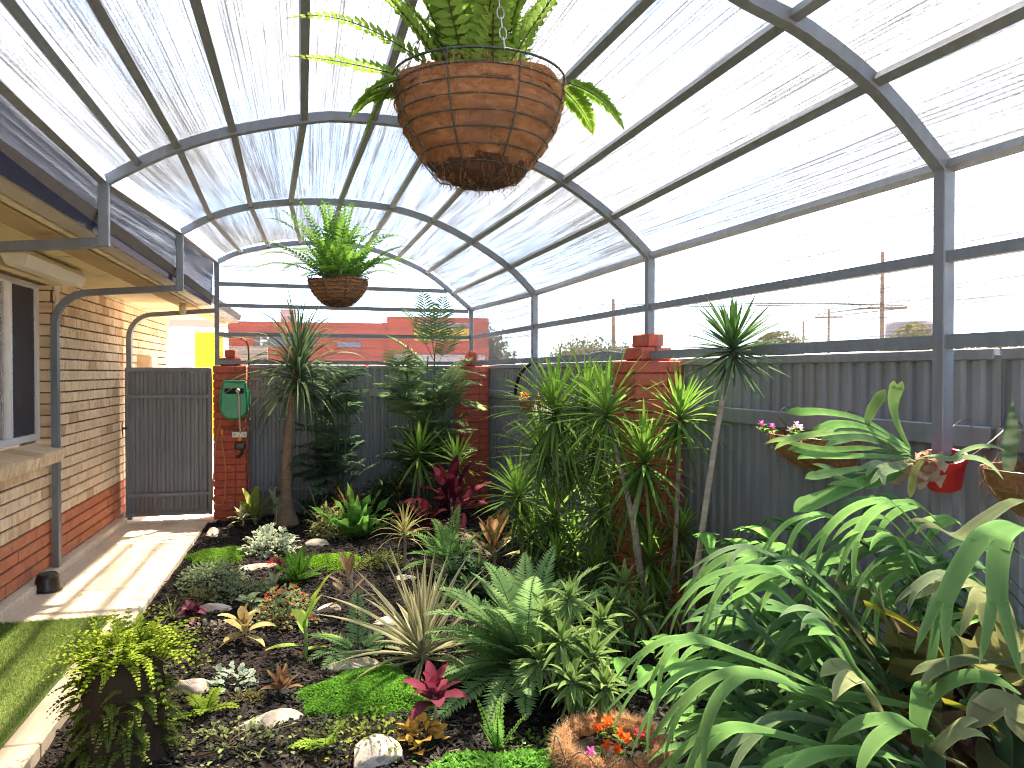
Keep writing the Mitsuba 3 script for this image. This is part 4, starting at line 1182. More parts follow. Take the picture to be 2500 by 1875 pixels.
def impatiens(label, pts, cols, seed, leafcol=(0.09, 0.17, 0.035), nl=10, fs=0.02):
    r = np.random.default_rng(seed)
    k = thing('flowering_plant', label, 'flower', 'bedding flowers')
    lv, st, fl = MB(), MB(), MB()
    for (p, cidx) in pts:
        p = A(*p)
        for j in range(nl):
            a = r.uniform(0, 6.28)
            b = p + A(math.cos(a), math.sin(a), 0) * r.uniform(0, 0.03) + A(0, 0, r.uniform(0.0, 0.03))
            lv.add(blades(b, (math.cos(a), math.sin(a), r.uniform(0.2, 1)), 0.035 * r.uniform(0.6, 1.2), 0.018, 3, 0.7, 1.2, 0.15, 'oval', leafcol, rnd=r, cjit=0.35))
        st.add(tube(bez([p - A(0, 0, 0.015), p + A(0.004, 0, 0.02), p + A(0, 0, 0.045)], 5), 0.0022, 4), A(0.10, 0.14, 0.04))
        nn = unit(A(r.uniform(-0.5, 0.1), -0.8, r.uniform(0.3, 0.9)))
        e1 = unit(np.cross(nn, UP)); e2 = np.cross(nn, e1)
        q = p + A(0, 0, 0.045) + nn * 0.008
        for a in range(5):
            th = a * 1.2566 + 0.3
            fl.add(blades(q, e1 * math.cos(th) + e2 * math.sin(th) + nn * 0.15, fs, fs * 0.95, 3, 0.25, 1.5, 0.06, 'oval', cols[cidx], rnd=r, cjit=0.12))
        fl.add(blades(q + nn * 0.002, nn, 0.004, 0.004, 2, 0, 1, 0.3, 'oval', (0.7, 0.6, 0.4), rnd=r))
    lv.build('leaves', M_LEAF, k, smooth=True, kind='stuff')
    st.build('stems', M_VC, k, kind='stuff')
    fl.build('petals', M_LEAF, k, smooth=True, kind='stuff')


impatiens('pink impatiens flowers in the long coir trough on the fence', [((2.194, 3.562, 1.313), 0), ((2.215, 3.498, 1.302), 0), ((2.226, 3.307, 1.323), 1), ((2.205, 3.244, 1.313), 1), ((2.247, 3.159, 1.302), 0), ((2.247, 3.392, 1.291), 1)], [(0.62, 0.10, 0.42), (0.75, 0.38, 0.62)], 51)
impatiens('small yellow and orange leaved plant in the back wall basket', [((1.908, 7.335, 1.366), 0), ((1.929, 7.208, 1.366), 1), ((1.972, 6.996, 1.366), 0)], [(0.6, 0.25, 0.03), (0.45, 0.10, 0.04)], 52, (0.20, 0.13, 0.04), 9, 0.03)
k = thing('hanging_moss', 'pale grey green moss trailing below the back wall basket', 'moss')
r = np.random.default_rng(42)
n = 420
P = np.stack([r.uniform(1.89, 2.04, n), r.uniform(6.5, 7.15, n), r.uniform(1.09, 1.36, n)], -1)
joined(k, [blades(P, r.normal(0, 0.25, (n, 3)) + A(0, 0, -1), r.uniform(0.1, 0.38, n), 0.004, 6, 0.6, 1, 0, 'needle', (0.20, 0.23, 0.17), (0.26, 0.28, 0.2), rnd=r, twist=r.uniform(-1, 1, n), wave=2.0)], name='strands')

# ------------------------------------------------------------------ red pot, ground basket, hose reel, tap, pipes, bucket
k = thing('red_pot', 'small red plastic pot hooked beside the nearest post holding a staghorn fern', 'pot')
put('pot', lathe([(0.0, -0.10), (0.055, -0.10), (0.078, 0.0), (0.084, 0.0), (0.084, 0.02), (0.074, 0.02), (0.055, -0.08), (0, -0.08)], (2.200, 2.369, 1.297), 28, R=euler(0.15, -0.25, 0)), mat('red_plastic', pr((0.40, 0.018, 0.022), 0.4, 0.5)), k, smooth=40)
put('soil', lathe([(0, 0.0), (0.074, 0.0)], (2.200, 2.369, 1.297), 20, R=euler(0.15, -0.25, 0)), M_SOIL, k)
for y in (2.45, 2.24):
    x0 = FX(y)
    put('hook', tube(bez([(2.20, y * 0.5 + 1.18, 1.29), (2.27, y, 1.37), (x0 - 0.08, y, 1.435), (x0 - 0.035, y, 1.44), (x0 - 0.022, y, 1.39)], 14), 0.0028, 5), mat_wire2, k, smooth=True)

k = thing('ground_basket', 'round coir lined wire basket standing on the bed at the bottom of the photo', 'basket')
gc = A(1.155, 2.97, -0.02)
r = np.random.default_rng(61)
th = np.linspace(0, 2 * np.pi, 49)
pr_ = [(0.10, -0.06), (0.19, 0.0), (0.225, 0.07), (0.232, 0.12), (0.215, 0.145), (0.185, 0.13), (0.17, 0.09)]
v, q = lathe(pr_, gc, 48)
v = v + unit((v - gc) * A(1, 1, 0.7)) * ((meshkit.fbm((v - gc) * 24, 4, 5) - 0.5) * 0.05)[:, None]
put('coir_liner', (v, np.vstack([q[:, [0, 1, 2]], q[:, [0, 2, 3]]])), M_COIR, k, smooth=True)
put('soil', lathe([(0, 0.10), (0.12, 0.095), (0.19, 0.08)], gc, 24), M_SOIL, k)
gf = [fibres(gc, lambda z: np.interp(z, [0, 0.07, 0.12, 0.15], [0.19, 0.225, 0.232, 0.21]), 0.02, 0.15, 7000, 62, 0.040), fibres(gc, lambda z: 0.20, 0.12, 0.15, 6000, 63, 0.045), fibres(gc, lambda z: 0.175, 0.08, 0.14, 3000, 65, 0.035)]
joined(k, [(a_, b_, np.clip(c_ * A(1.45, 1.65, 1.75), 0, 0.8)) for a_, b_, c_ in gf], name='fibres')
for a in np.linspace(0, 5.6, 9):
    p = [gc + A(0.235 * math.cos(a + t * 0.7), 0.235 * math.sin(a + t * 0.7), 0.10 + 0.08 * math.sin(t * math.pi)) for t in np.linspace(0, 1, 11)]
    put('wire_hoop', tube(p, 0.0022, 5), M_WIRE, k, smooth=True)
put('wire_ring', tube(np.stack([gc[0] + 0.238 * np.cos(th), gc[1] + 0.238 * np.sin(th), th * 0 + gc[2] + 0.10], -1), 0.0028, 5, False), M_WIRE, k, smooth=True)
impatiens('orange and pink impatiens planted in the round coir basket at the bottom', [((1.13, 3.06, 0.085), 0), ((1.17, 3.09, 0.09), 0), ((1.20, 3.00, 0.085), 0), ((1.21, 2.95, 0.085), 0), ((1.11, 2.92, 0.085), 0), ((1.28, 2.98, 0.08), 1), ((1.31, 2.92, 0.08), 1), ((1.03, 2.88, 0.085), 2), ((1.14, 2.87, 0.085), 0), ((1.19, 3.10, 0.09), 0)],
          [(0.75, 0.11, 0.02), (0.66, 0.04, 0.10), (0.60, 0.12, 0.42)], 64, nl=7, fs=0.024)

GREEN = mat('green_plastic', pr((0.012, 0.24, 0.105), 0.38, 0.5, clearcoat=0.3, clearcoat_gloss=0.7))
k = thing('hose_reel', 'green plastic wall hose reel mounted on the pillar beside the gate', 'hose reel')
poly = [(-0.112, 0.235), (-0.124, 0.215), (-0.126, 0.09), (-0.142, 0.07)] + [(-0.145 * math.cos(a), -0.055 - 0.125 * max(math.sin(a), 0) ** 0.9) for a in np.linspace(0.0, math.pi, 22)] + [(0.142, 0.07), (0.126, 0.09), (0.124, 0.215), (0.112, 0.235)]
cs_ = manifold3d.CrossSection([[tuple(p) for p in poly]])


def slab_(o, d):
    return manifold3d.Manifold.extrude(cs_.offset(o, manifold3d.JoinType.Round), d)


hull = manifold3d.Manifold.batch_hull([slab_(0.0, 0.12), slab_(-0.022, 0.155).translate((0, 0, -0.012))])
slot = manifold3d.Manifold.cube((0.20, 0.062, 0.05), True).translate((0.005, 0.135, 0.14))
body = (hull - slot).to_mesh()
bv_, bf_ = np.array(body.vert_properties)[:, :3], np.array(body.tri_verts)
RC = A(-0.905, 9.085, 1.285)
to = lambda v: np.stack([v[:, 0] + RC[0], RC[1] - v[:, 2], v[:, 1] + RC[2]], -1)
put('housing', (to(bv_), bf_), GREEN, k, smooth=35)
put('lid', cbox((RC[0], RC[1] - 0.068, RC[2] + 0.243), (0.225, 0.13, 0.022), 0.009), GREEN, k, smooth=30)
for s in (-1, 1):
    put('bracket', cbox((RC[0] + s * 0.145, RC[1] - 0.03, RC[2] + 0.06), (0.03, 0.06, 0.16), 0.008), GREEN, k)
put('dark_slot_back', cbox((RC[0] + 0.005, RC[1] - 0.117, RC[2] + 0.135), (0.198, 0.004, 0.060), 0.001), M_DARK, k)  # dark sheet standing in for the shade inside the slot
put('label_line', cbox((RC[0] + 0.03, RC[1] - 0.146, RC[2] - 0.035), (0.085, 0.004, 0.004), 0.001), GREEN, k)
put('hose_stop', lathe([(0, -0.024), (0.018, -0.02), (0.026, 0), (0.018, 0.02), (0, 0.024)], (RC[0] + 0.045, RC[1] - 0.165, RC[2] + 0.14), 14), mat('hose_grey', pr((0.46, 0.43, 0.37), 0.5, 0.4)), k, smooth=True)
put('hose', tube(bez([(RC[0] + 0.045, RC[1] - 0.165, RC[2] + 0.13), (RC[0] + 0.058, RC[1] - 0.18, RC[2] + 0.05), (RC[0] + 0.060, RC[1] - 0.17, RC[2] - 0.15), (RC[0] + 0.062, RC[1] - 0.10, RC[2] - 0.33)], 20), 0.0085, 8), 'mat_hose_grey', k, smooth=True)

k = thing('garden_hose_loop', 'orange brown hose loop hanging beside the gate below the hose reel', 'hose')
put('hose', tube(bez([(-1.048, 9.060, 1.097), (-1.099, 9.040, 0.876), (-1.125, 9.040, 0.536), (-1.139, 9.030, 0.300), (-1.116, 9.030, 0.197), (-1.068, 9.030, 0.175), (-1.020, 9.030, 0.224), (-1.005, 9.040, 0.533), (-1.029, 9.050, 0.787), (-1.049, 9.060, 0.893)], 44), 0.0075, 8), mat('hose_orange', pr((0.42, 0.16, 0.06), 0.5, 0.4)), k, smooth=True)
put('connector', lathe([(0, -0.03), (0.012, -0.03), (0.016, -0.01), (0.016, 0.02), (0.010, 0.03), (0, 0.03)], (-1.044, 9.060, 0.965), 10), mat('orange_plastic', pr((0.75, 0.24, 0.02), 0.4, 0.5)), k, smooth=40)
k = thing('tap_timer', 'black tap timer with an orange collar under a white plate on the pillar', 'tap')
put('plate', cbox((-0.863, 9.085, 0.934), (0.15, 0.012, 0.062), 0.004), M_WHITE, k)
for dx in (-0.05, 0.05):
    put('screw', lathe([(0, -0.004), (0.007, -0.003), (0.007, 0.003), (0, 0.004)], A(*(-0.862, 9.078, 0.934)) + A(dx, 0, 0), 8, R=euler(1.57, 0, 0)), M_DARK, k)
tp = A(*(-0.854, 9.040, 0.881))
put('collar', lathe([(0, -0.025), (0.020, -0.025), (0.022, 0.0), (0.018, 0.022), (0, 0.022)], tp + A(0, 0, 0.01), 14), 'mat_orange_plastic', k, smooth=40)
put('body', cbox(tp + A(0.004, 0, -0.065), (0.11, 0.07, 0.085), 0.014), mat('black_plastic', pr((0.012, 0.012, 0.013), 0.3, 0.5)), k)
put('outlet', tube(bez([tp + A(0.02, 0, -0.10), tp + A(0.022, 0, -0.14), tp + A(0.005, 0, -0.17), tp + A(-0.01, 0, -0.165)], 10), 0.014, 8), 'mat_black_plastic', k, smooth=True)
put('knob', lathe([(0, -0.022), (0.02, -0.015), (0.024, 0), (0.02, 0.015), (0, 0.022)], tp + A(-0.014, -0.01, -0.185), 12), 'mat_black_plastic', k, smooth=True)
put('spigot', tube([tp + A(-0.16, 0.03, 0.115), tp + A(0.09, 0.03, 0.11)], 0.008, 8), mat('copper', pr((0.16, 0.06, 0.04), 0.5, 0.5, metallic=0.5)), k, smooth=True)
k = thing('water_pipe', 'thin dark red pipe bending over the hose reel pillar and down its side', 'pipe')
put('pipe', tube(bez([(-1.120, 9.300, 2.058), (-1.035, 9.240, 2.025), (-0.954, 9.220, 2.020), (-0.842, 9.180, 2.004), (-0.780, 9.140, 1.946), (-0.764, 9.120, 1.842), (-0.760, 9.110, 1.647), (-0.757, 9.110, 1.131), (-0.759, 9.110, 0.615), (-0.762, 9.110, 0.098)], 50), 0.009, 8), 'mat_copper', k, smooth=True)
for y in (830, 905, 985, 1060):
    put('clip', cbox(A(*(-0.754, 9.105, 1.647)) * A(1, 1, 0) + A(0, 0, 1.62 - (y - 805) * 0.0052), (0.03, 0.02, 0.014), 0.003), 'mat_copper', k)
k = thing('black_pipe', 'black poly pipe arching over the right fence top beside the large pillar', 'pipe')
put('pipe', tube(bez([(1.931, 7.685, 1.380), (1.934, 7.639, 1.480), (1.943, 7.504, 1.607), (1.959, 7.248, 1.692), (1.983, 6.880, 1.723), (2.017, 6.356, 1.724), (2.041, 5.996, 1.737), (2.059, 5.716, 1.761), (2.075, 5.459, 1.769), (2.093, 5.184, 1.749)], 50), 0.017, 10), 'mat_black_plastic', k, smooth=True)
k = thing('black_bucket', 'upturned black plastic bucket standing on the path by the house wall', 'bucket')
put('bucket', lathe([(0, 0.125), (0.066, 0.125), (0.072, 0.118), (0.072, 0.105), (0.078, 0.103), (0.090, 0.012), (0.096, 0.010), (0.096, 0.0), (0.0, 0.0)], (-1.965, 6.42, 0.002), 36), 'mat_black_plastic', k, smooth=35)
put('base_disc', lathe([(0, 0.131), (0.06, 0.131), (0.064, 0.126), (0.064, 0.124)], (-1.965, 6.42, 0.002), 30), mat('green_black', pr((0.03, 0.06, 0.045), 0.5, 0.4)), k, smooth=35)

# ------------------------------------------------------------------ plants: back of the bed
# ponytail palm
k = thing('ponytail_palm', 'tall ponytail palm with swollen tan base and drooping strap leaves by the back fence', 'palm')
b = P3(-0.36, 8.80)
tp = bez([b - A(0, 0, 0.06), b + A(0, 0, 0.05), b + A(0.0, 0, 0.22), b + A(0.01, 0, 0.40), b + A(0.02, 0.0, 0.80), b + A(0.06, 0, 1.20), b + A(0.10, 0, 1.55), b + A(0.14, 0, 1.74)], 40)
v, f = tube(tp, np.interp(np.linspace(0, 1, 40), [0, 0.05, 0.14, 0.24, 0.45, 0.7, 1], [0.155, 0.16, 0.135, 0.088, 0.056, 0.042, 0.032]), 14)
v = v + (unit((v - b) * A(1, 1, 0)) * ((meshkit.fbm(v * A(30, 30, 9), 3, 2) - 0.5) * 0.016)[:, None])
put('trunk', (v, f), M_BARK, k, smooth=True)
r = np.random.default_rng(101)
n = 170
d = rosette(n, -25, 87, r)
top = tp[-1]
P = top + d * 0.03 + np.linspace(-0.26, 0.05, n)[:, None] * UP
t = np.linspace(0, 1, n)[:, None]
vf = blades(P, d, r.uniform(0.60, 1.0, n) * np.where(np.arange(n) > 158, 0.75, 1), 0.032 * r.uniform(0.7, 1.2, n), 12, r.uniform(1.6, 3.4, n) * (1 - 0.6 * t[:, 0]), 1.5, 0.2, 'needle', A(0.06, 0.105, 0.055) * np.ones((n, 1)), A(0.11, 0.14, 0.065) * np.ones((n, 1)), None, r.uniform(-1, 1, n), rnd=r, cjit=0.35)
for e in each(vf, n):
    put('leaf', e[:2], M_GLOSS, k, smooth=True, color=e[2])


def cane_palm(label, x, y, canes, nf, z0, z1, L, LL, LW, c0, c1, seed, rad=0.012, M=17, droop=0.8, tops=(), ang=72, keep=None):
    r = np.random.default_rng(seed)
    k = thing('cane_palm', label, 'palm', 'feather leaved palms by the back fence')
    tips = []
    for i in range(canes):
        b = P3(x + r.uniform(-0.13, 0.13), y + r.uniform(-0.08, 0.08))
        h = z0 + (z1 - z0) * r.uniform(0.35, 1)
        e = b + A(r.uniform(-0.18, 0.18), r.uniform(-0.05, 0.05), h)
        path = bez([b - A(0, 0, 0.04), (b + e) / 2 + A(0.02, 0, 0), e], 12)
        put('cane', tube(path, np.linspace(rad, rad * 0.6, 12), 7), mat_palmcane, k, smooth=True)
        tips.append(path)
    P, D = [], []
    for i in range(nf):
        p = tips[i % canes]
        s = p[r.integers(3, 12)]
        if keep is None or True:
            a = r.uniform(0, 6.283)
            P.append(s); D.append((math.cos(a), math.sin(a) * 0.8 - 0.15, r.uniform(0.3, 1.3)))
    Ls = L * r.uniform(0.65, 1.1, nf)
    if tops:
        put('cane', tube(bez([P3(x, y - 0.08) - A(0, 0, 0.04), (x + 0.01, y - 0.08, 0.9), tops[0][0]], 14), np.linspace(rad * 1.2, rad * 0.6, 14), 7), mat_palmcane, k, smooth=True)
    for (pp, dd, ll) in tops:
        P.append(pp); D.append(dd); Ls = np.append(Ls, ll)
    for e in fronds(np.array(P), np.array(D), Ls, M, LL, LW, np.where(np.arange(len(P)) < nf, droop * r.uniform(0.6, 1.4, len(P)), 0.42), 1.6, ang, 4, 0.45, c0, c1, 'palm', 0.0045, A(*c0) * 1.1, lprof='lance', rnd=r, start=0.28, lfold=0.2):
        put('frond', e[:2], M_GLOSS, k, smooth=True, color=e[2])
    return k


mat_palmcane = mat('palm_cane', pr((0.06, 0.085, 0.035), 0.5, 0.4))
cane_palm('dark green bamboo palm between the ponytail palm and the back fence', 0.10, 9.02, 8, 64, 0.45, 1.75, 0.52, 0.16, 0.017, (0.045, 0.085, 0.05), (0.075, 0.12, 0.065), 111)
cane_palm('tall light green cane palm in front of the back right pillar', 1.22, 8.80, 7, 70, 0.45, 1.85, 0.62, 0.20, 0.022, (0.085, 0.135, 0.065), (0.13, 0.20, 0.08), 112,
          ang=75, tops=[((1.26, 8.72, 1.80), (-0.12, 0.22, 1), 0.78), ((1.25, 8.72, 1.76), (-0.40, 0.24, 0.9), 0.72), ((1.24, 8.72, 1.60), (-0.65, 0.24, 0.75), 0.68), ((1.27, 8.72, 1.66), (0.42, 0.26, 0.8), 0.66), ((1.26, 8.72, 1.78), (0.15, 0.22, 1), 0.74), ((1.24, 8.72, 1.5), (-0.80, 0.22, 0.5), 0.64), ((1.26, 8.72, 1.45), (0.6, 0.22, 0.6), 0.58)])

# dark foliage against the back fence and under the palms
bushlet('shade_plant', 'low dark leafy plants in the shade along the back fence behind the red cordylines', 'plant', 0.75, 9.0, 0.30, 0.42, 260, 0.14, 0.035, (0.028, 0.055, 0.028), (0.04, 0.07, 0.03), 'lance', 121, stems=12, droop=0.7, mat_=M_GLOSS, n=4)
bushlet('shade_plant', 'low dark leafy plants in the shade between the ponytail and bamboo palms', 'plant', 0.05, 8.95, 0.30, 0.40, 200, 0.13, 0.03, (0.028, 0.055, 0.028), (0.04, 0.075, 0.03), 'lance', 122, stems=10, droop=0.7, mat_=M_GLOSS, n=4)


def dracaena(name, label, heads, trunks, seed, group=None, L=0.43, W=0.020, c0=(0.06, 0.115, 0.03), c1=(0.10, 0.165, 0.04), young=(0.17, 0.31, 0.04), n=64, stem=M_CANE, cat='dracaena', droop=0.5, el0=-65):
    """heads: (point, scale, axis or None); trunks: list of (points, radius)."""
    k = thing(name, label, cat, group)
    for pts, rd in trunks:
        pp = bez(pts, 22)
        put('trunk', tube(pp, np.linspace(rd, rd * 0.72, 22) * (1 + 0.05 * np.sin(np.arange(22) * 2.4)), 9), stem, k, smooth=True)
    for i, hd in enumerate(heads):
        p, sc, ax = hd[0], hd[1], hd[2] if len(hd) > 2 else None
        spike_head(k, A(*p), int(n * (hd[3] if len(hd) > 3 else 1)), L * sc, W * (0.6 + 0.4 * sc), seed + i, c0, c1, el0, 84, droop, young=young, axis=A(*ax) if ax else None)
    return k


dracaena('spiky_dracaena', 'spiky dracaena cluster on pale bent canes in front of the large brick pillar',
         [((1.843, 4.224, 1.093), 0.95), ((1.705, 4.468, 1.366), 1.0, (-0.15, 0, 1)), ((2.075, 4.242, 1.346), 0.85, (0.25, 0, 1)), ((1.957, 4.392, 0.462), 0.9, (0, 0, 1), 0.7), ((2.136, 4.350, 0.618), 0.7, (0.3, 0.2, 1), 0.6), ((1.874, 4.521, 0.827), 0.9, (-0.1, 0, 1), 0.7), ((2.004, 4.326, 0.237), 0.75, (0, 0, 1), 0.6)],
         [([(2.006, 4.408, -0.050), (1.996, 4.429, 0.122), (1.882, 4.358, 0.404), (1.808, 4.278, 0.677), (1.781, 4.255, 0.770)], 0.026), ([(1.781, 4.255, 0.764), (1.820, 4.237, 0.929), (1.843, 4.223, 1.066)], 0.019), ([(1.781, 4.255, 0.759), (1.765, 4.344, 0.971), (1.708, 4.467, 1.338)], 0.018),
          ([(2.091, 4.446, -0.050), (2.047, 4.365, 0.137), (2.072, 4.312, 0.460), (2.075, 4.275, 0.803), (2.075, 4.242, 1.318)], 0.018)], 201, n=84)
dracaena('spiky_dracaena', 'spiky dracaena with a wide head left of the large brick pillar',
         [((1.560, 5.070, 1.337), 1.15, (-0.12, -0.1, 1), 1.3), ((1.852, 5.045, 1.048), 0.85, (0.1, 0, 1)), ((1.751, 5.327, 0.971), 0.9, (0, 0, 1), 0.7), ((1.792, 5.116, 1.380), 1.0, (0.1, 0, 1), 0.8), ((1.538, 5.277, 1.032), 0.95, (-0.2, 0, 1), 0.8), ((1.864, 4.985, 0.659), 0.9, (0, 0, 1), 0.7)],
         [([(2.266, 5.747, -0.050), (1.950, 5.168, 0.557), (1.861, 5.043, 1.032)], 0.020), ([(1.975, 6.216, -0.050), (1.662, 5.344, 0.705), (1.560, 5.070, 1.305)], 0.020)], 221, n=105)
dracaena('spiky_dracaena', 'low spiky dracaena clump left of the bent canes',
         [((1.462, 5.703, 0.673), 0.95, (-0.2, -0.1, 1)), ((1.659, 5.446, 0.553), 0.95, (0, 0, 1), 0.8), ((1.797, 4.892, 0.260), 0.85, (0, 0, 1), 0.7), ((1.774, 5.312, 0.388), 0.8, (0.1, 0, 1), 0.6), ((1.510, 5.481, 0.400), 0.85, (0, 0, 1), 0.7), ((1.586, 5.151, 0.272), 0.8, (0, 0, 1), 0.6), ((1.955, 4.959, 0.438), 0.8, (0, 0, 1), 0.6)],
         [([(1.654, 6.296, -0.050), (1.503, 5.791, 0.354), (1.462, 5.702, 0.638)], 0.018), ([(1.930, 6.075, -0.050), (1.704, 5.535, 0.327), (1.659, 5.446, 0.519)], 0.018), ([(1.879, 5.022, -0.050), (1.803, 4.891, 0.244)], 0.018), ([(1.955, 5.851, -0.050), (1.774, 5.312, 0.372)], 0.016)], 241, n=90)
dracaena('spiky_dracaena', 'spiky dracaena head with pale bands below the cane palm', [((1.028, 8.284, 0.732), 1.05, (0, -0.1, 1), 0.9)], [([(1.102, 8.891, -0.050), (1.027, 8.283, 0.658)], 0.022)], 261, L=0.42, W=0.03, droop=0.3)
dracaena('spiky_dracaena', 'small spiky dracaena head above the big burgundy cordyline', [((1.374, 7.888, 0.693), 0.85, None, 0.55)], [([(1.437, 8.259, -0.050), (1.374, 7.888, 0.645)], 0.016)], 271, L=0.42, W=0.024, droop=0.35, el0=-20)
# tall yucca
dracaena('yucca', 'tall yucca on a single thin leaning trunk rising above the fence', [((2.037, 3.567, 1.738), 1.0, (0.05, 0, 1), 1.15)],
         [([(2.104, 4.159, -0.050), (1.802, 3.554, 0.379), (1.858, 3.566, 0.746), (1.933, 3.584, 1.162), (1.979, 3.577, 1.444), (2.030, 3.568, 1.656), (2.040, 3.566, 1.726)], 0.017)], 281, L=0.30, W=0.020, c0=(0.035, 0.07, 0.035), c1=(0.06, 0.10, 0.045), young=(0.08, 0.18, 0.03), droop=0.18, el0=-50, n=84, cat='yucca')

# cordylines and rosettes
cordyline('red_cordyline', 'large burgundy cordyline with broad glossy leaves below the cane palm', 'cordyline', 1.25, 7.55, 0.44, 18, 0.50, 0.135, (0.042, 0.011, 0.018), (0.038, 0.012, 0.018), 301, edge=(0.055, 0.012, 0.02), el0=15, el1=80, droop=0.8, young=(0.09, 0.008, 0.02), wave=0.15)
cordyline('red_cordyline', 'lower burgundy cordyline with drooping bronze leaves left of the orange cordyline', 'cordyline', 0.98, 7.25, 0.22, 14, 0.42, 0.085, (0.030, 0.012, 0.013), (0.034, 0.017, 0.014), 302, edge=(0.04, 0.016, 0.014), el0=-5, el1=70, droop=1.1, young=(0.11, 0.01, 0.02))
cordyline('croton', 'small croton with yellow green striped leaves against the back fence', 'croton', 0.88, 8.9, 0.26, 15, 0.30, 0.055, (0.10, 0.12, 0.03), (0.20, 0.20, 0.06), 303, edge=(0.05, 0.08, 0.02), el0=15, el1=80, droop=0.6, young=(0.20, 0.13, 0.03))
cordyline('orange_cordyline', 'cordyline with orange inner leaves and olive outer leaves in the middle of the bed', 'cordyline', 1.42, 6.38, 0.20, 18, 0.40, 0.085, (0.14, 0.17, 0.08), (0.24, 0.27, 0.16), 304, edge=(0.22, 0.16, 0.08), el0=20, el1=82, droop=0.55, young=(0.42, 0.09, 0.03))
cordyline('brown_cordyline', 'slim cordyline with grey bronze leaves above the red flowered bush', 'cordyline', 0.20, 5.44, 0.30, 20, 0.22, 0.042, (0.10, 0.10, 0.07), (0.15, 0.14, 0.10), 305, edge=(0.16, 0.12, 0.08), el0=-10, el1=84, droop=0.5, young=(0.22, 0.10, 0.05), span=0.9)
cordyline('yellow_dracaena', 'small dracaena with thin drooping yellow leaves on a red stem', 'dracaena', 0.70, 6.68, 0.33, 46, 0.34, 0.016, (0.20, 0.21, 0.07), (0.34, 0.32, 0.15), 306, edge=(0.34, 0.31, 0.14), el0=-5, el1=85, droop=1.3, prof='needle', span=0.25, cane=0.012, young=(0.34, 0.32, 0.08))
cordyline('red_spiky_plant', 'thin leaved copper red spiky plant behind the ruffled bird nest fern', 'plant', 0.30, 8.45, 0.22, 34, 0.34, 0.018, (0.22, 0.045, 0.03), (0.26, 0.08, 0.05), 307, el0=5, el1=85, droop=0.4, prof='needle', span=0.25)
cordyline('striped_cordyline', 'large spiky cordyline with cream edged bronze leaves in the front middle of the bed', 'cordyline', 0.57, 4.43, 0.10, 58, 0.66, 0.036, (0.13, 0.135, 0.07), (0.13, 0.115, 0.08), 308, edge=(0.38, 0.37, 0.22), el0=-12, el1=88, droop=0.42, prof='lance', span=0.7, cane=0.02, fold=0.3)
cordyline('small_red_cordyline', 'small pink and maroon cordyline beside the front ground cover mound', 'cordyline', 0.505, 3.54, 0.19, 13, 0.165, 0.072, (0.085, 0.024, 0.036), (0.11, 0.036, 0.05), 309, edge=(0.14, 0.026, 0.045), el0=2, el1=72, droop=0.75, prof='oval', span=0.2, cane=0.008, young=(0.20, 0.025, 0.05), wave=0.1)
cordyline('yellow_croton', 'small croton with cream and pink leaves in the left middle of the bed', 'croton', -0.45, 4.99, 0.14, 13, 0.18, 0.062, (0.26, 0.25, 0.09), (0.36, 0.33, 0.15), 310, edge=(0.36, 0.30, 0.14), el0=-5, el1=80, droop=0.75, prof='oval', span=0.6, cane=0.006, young=(0.30, 0.20, 0.10))
cordyline('banana_sprout', 'young ginger shoot with one long curling lime leaf', 'plant', -0.09, 4.72, 0.20, 6, 0.25, 0.06, (0.14, 0.24, 0.05), (0.26, 0.34, 0.08), 311, el0=0, el1=60, droop=0.6, prof='oval', span=0.8, cane=0.010, stem=mat('lime_stem', pr((0.22, 0.30, 0.09), 0.5, 0.3)))
k = 'banana_sprout'
for P_, D_, L_, W_ in (((-0.09, 4.72, 0.15), (0.42, -0.1, 1.0), 0.34, 0.055),):
    e = blades(P_, D_, L_, W_, 12, 0.55, 1.6, 0.3, 'oval', (0.18, 0.28, 0.04), (0.30, 0.38, 0.06), wave=0.25)
    put('leaf', e[:2], M_LEAF, k, smooth=True, color=e[2])
cordyline('bromeliad', 'small reddish bromeliad with a bud spike left of the front mound', 'bromeliad', -0.19, 4.13, 0.04, 14, 0.13, 0.03, (0.16, 0.10, 0.05), (0.24, 0.26, 0.09), 312, edge=(0.20, 0.06, 0.04), el0=25, el1=80, droop=0.5, prof='strap', span=0.3, cane=0.015)
cordyline('bromeliad', 'small pale rosette plant in front of the hose reel pillar', 'bromeliad', -0.80, 8.68, 0.10, 16, 0.19, 0.05, (0.16, 0.22, 0.09), (0.36, 0.40, 0.22), 313, edge=(0.40, 0.42, 0.28), el0=0, el1=75, droop=0.6, prof='lance', span=0.4, cane=0.01)
cordyline('canna', 'upright canna leaves with yellow veins left of the ponytail trunk', 'canna', -0.68, 8.74, 0.10, 8, 0.40, 0.095, (0.10, 0.14, 0.03), (0.14, 0.17, 0.04), 314, el0=40, el1=82, droop=0.5, prof='oval', span=0.9)
cordyline('begonia', 'small burgundy begonia with silver rings near the path edge', 'begonia', -0.82, 5.49, 0.07, 9, 0.10, 0.085, (0.12, 0.04, 0.055), (0.20, 0.10, 0.12), 315, edge=(0.08, 0.015, 0.03), el0=0, el1=65, droop=0.9, prof='heart', span=0.3, cane=0.006)
cordyline('grass_tuft', 'thin pale grass tuft beside the burgundy begonia', 'grass', -0.96, 5.58, 0.02, 26, 0.20, 0.006, (0.20, 0.22, 0.09), (0.30, 0.30, 0.14), 316, el0=10, el1=75, droop=1.1, prof='needle', span=0.5, cane=0.01)
cordyline('caladium', 'white veined heart leaves left of the red flowered bush', 'caladium', -0.48, 5.66, 0.08, 9, 0.13, 0.09, (0.34, 0.38, 0.26), (0.44, 0.48, 0.34), 317, edge=(0.12, 0.18, 0.07), el0=-5, el1=55, droop=0.8, prof='heart', span=0.4, cane=0.005)
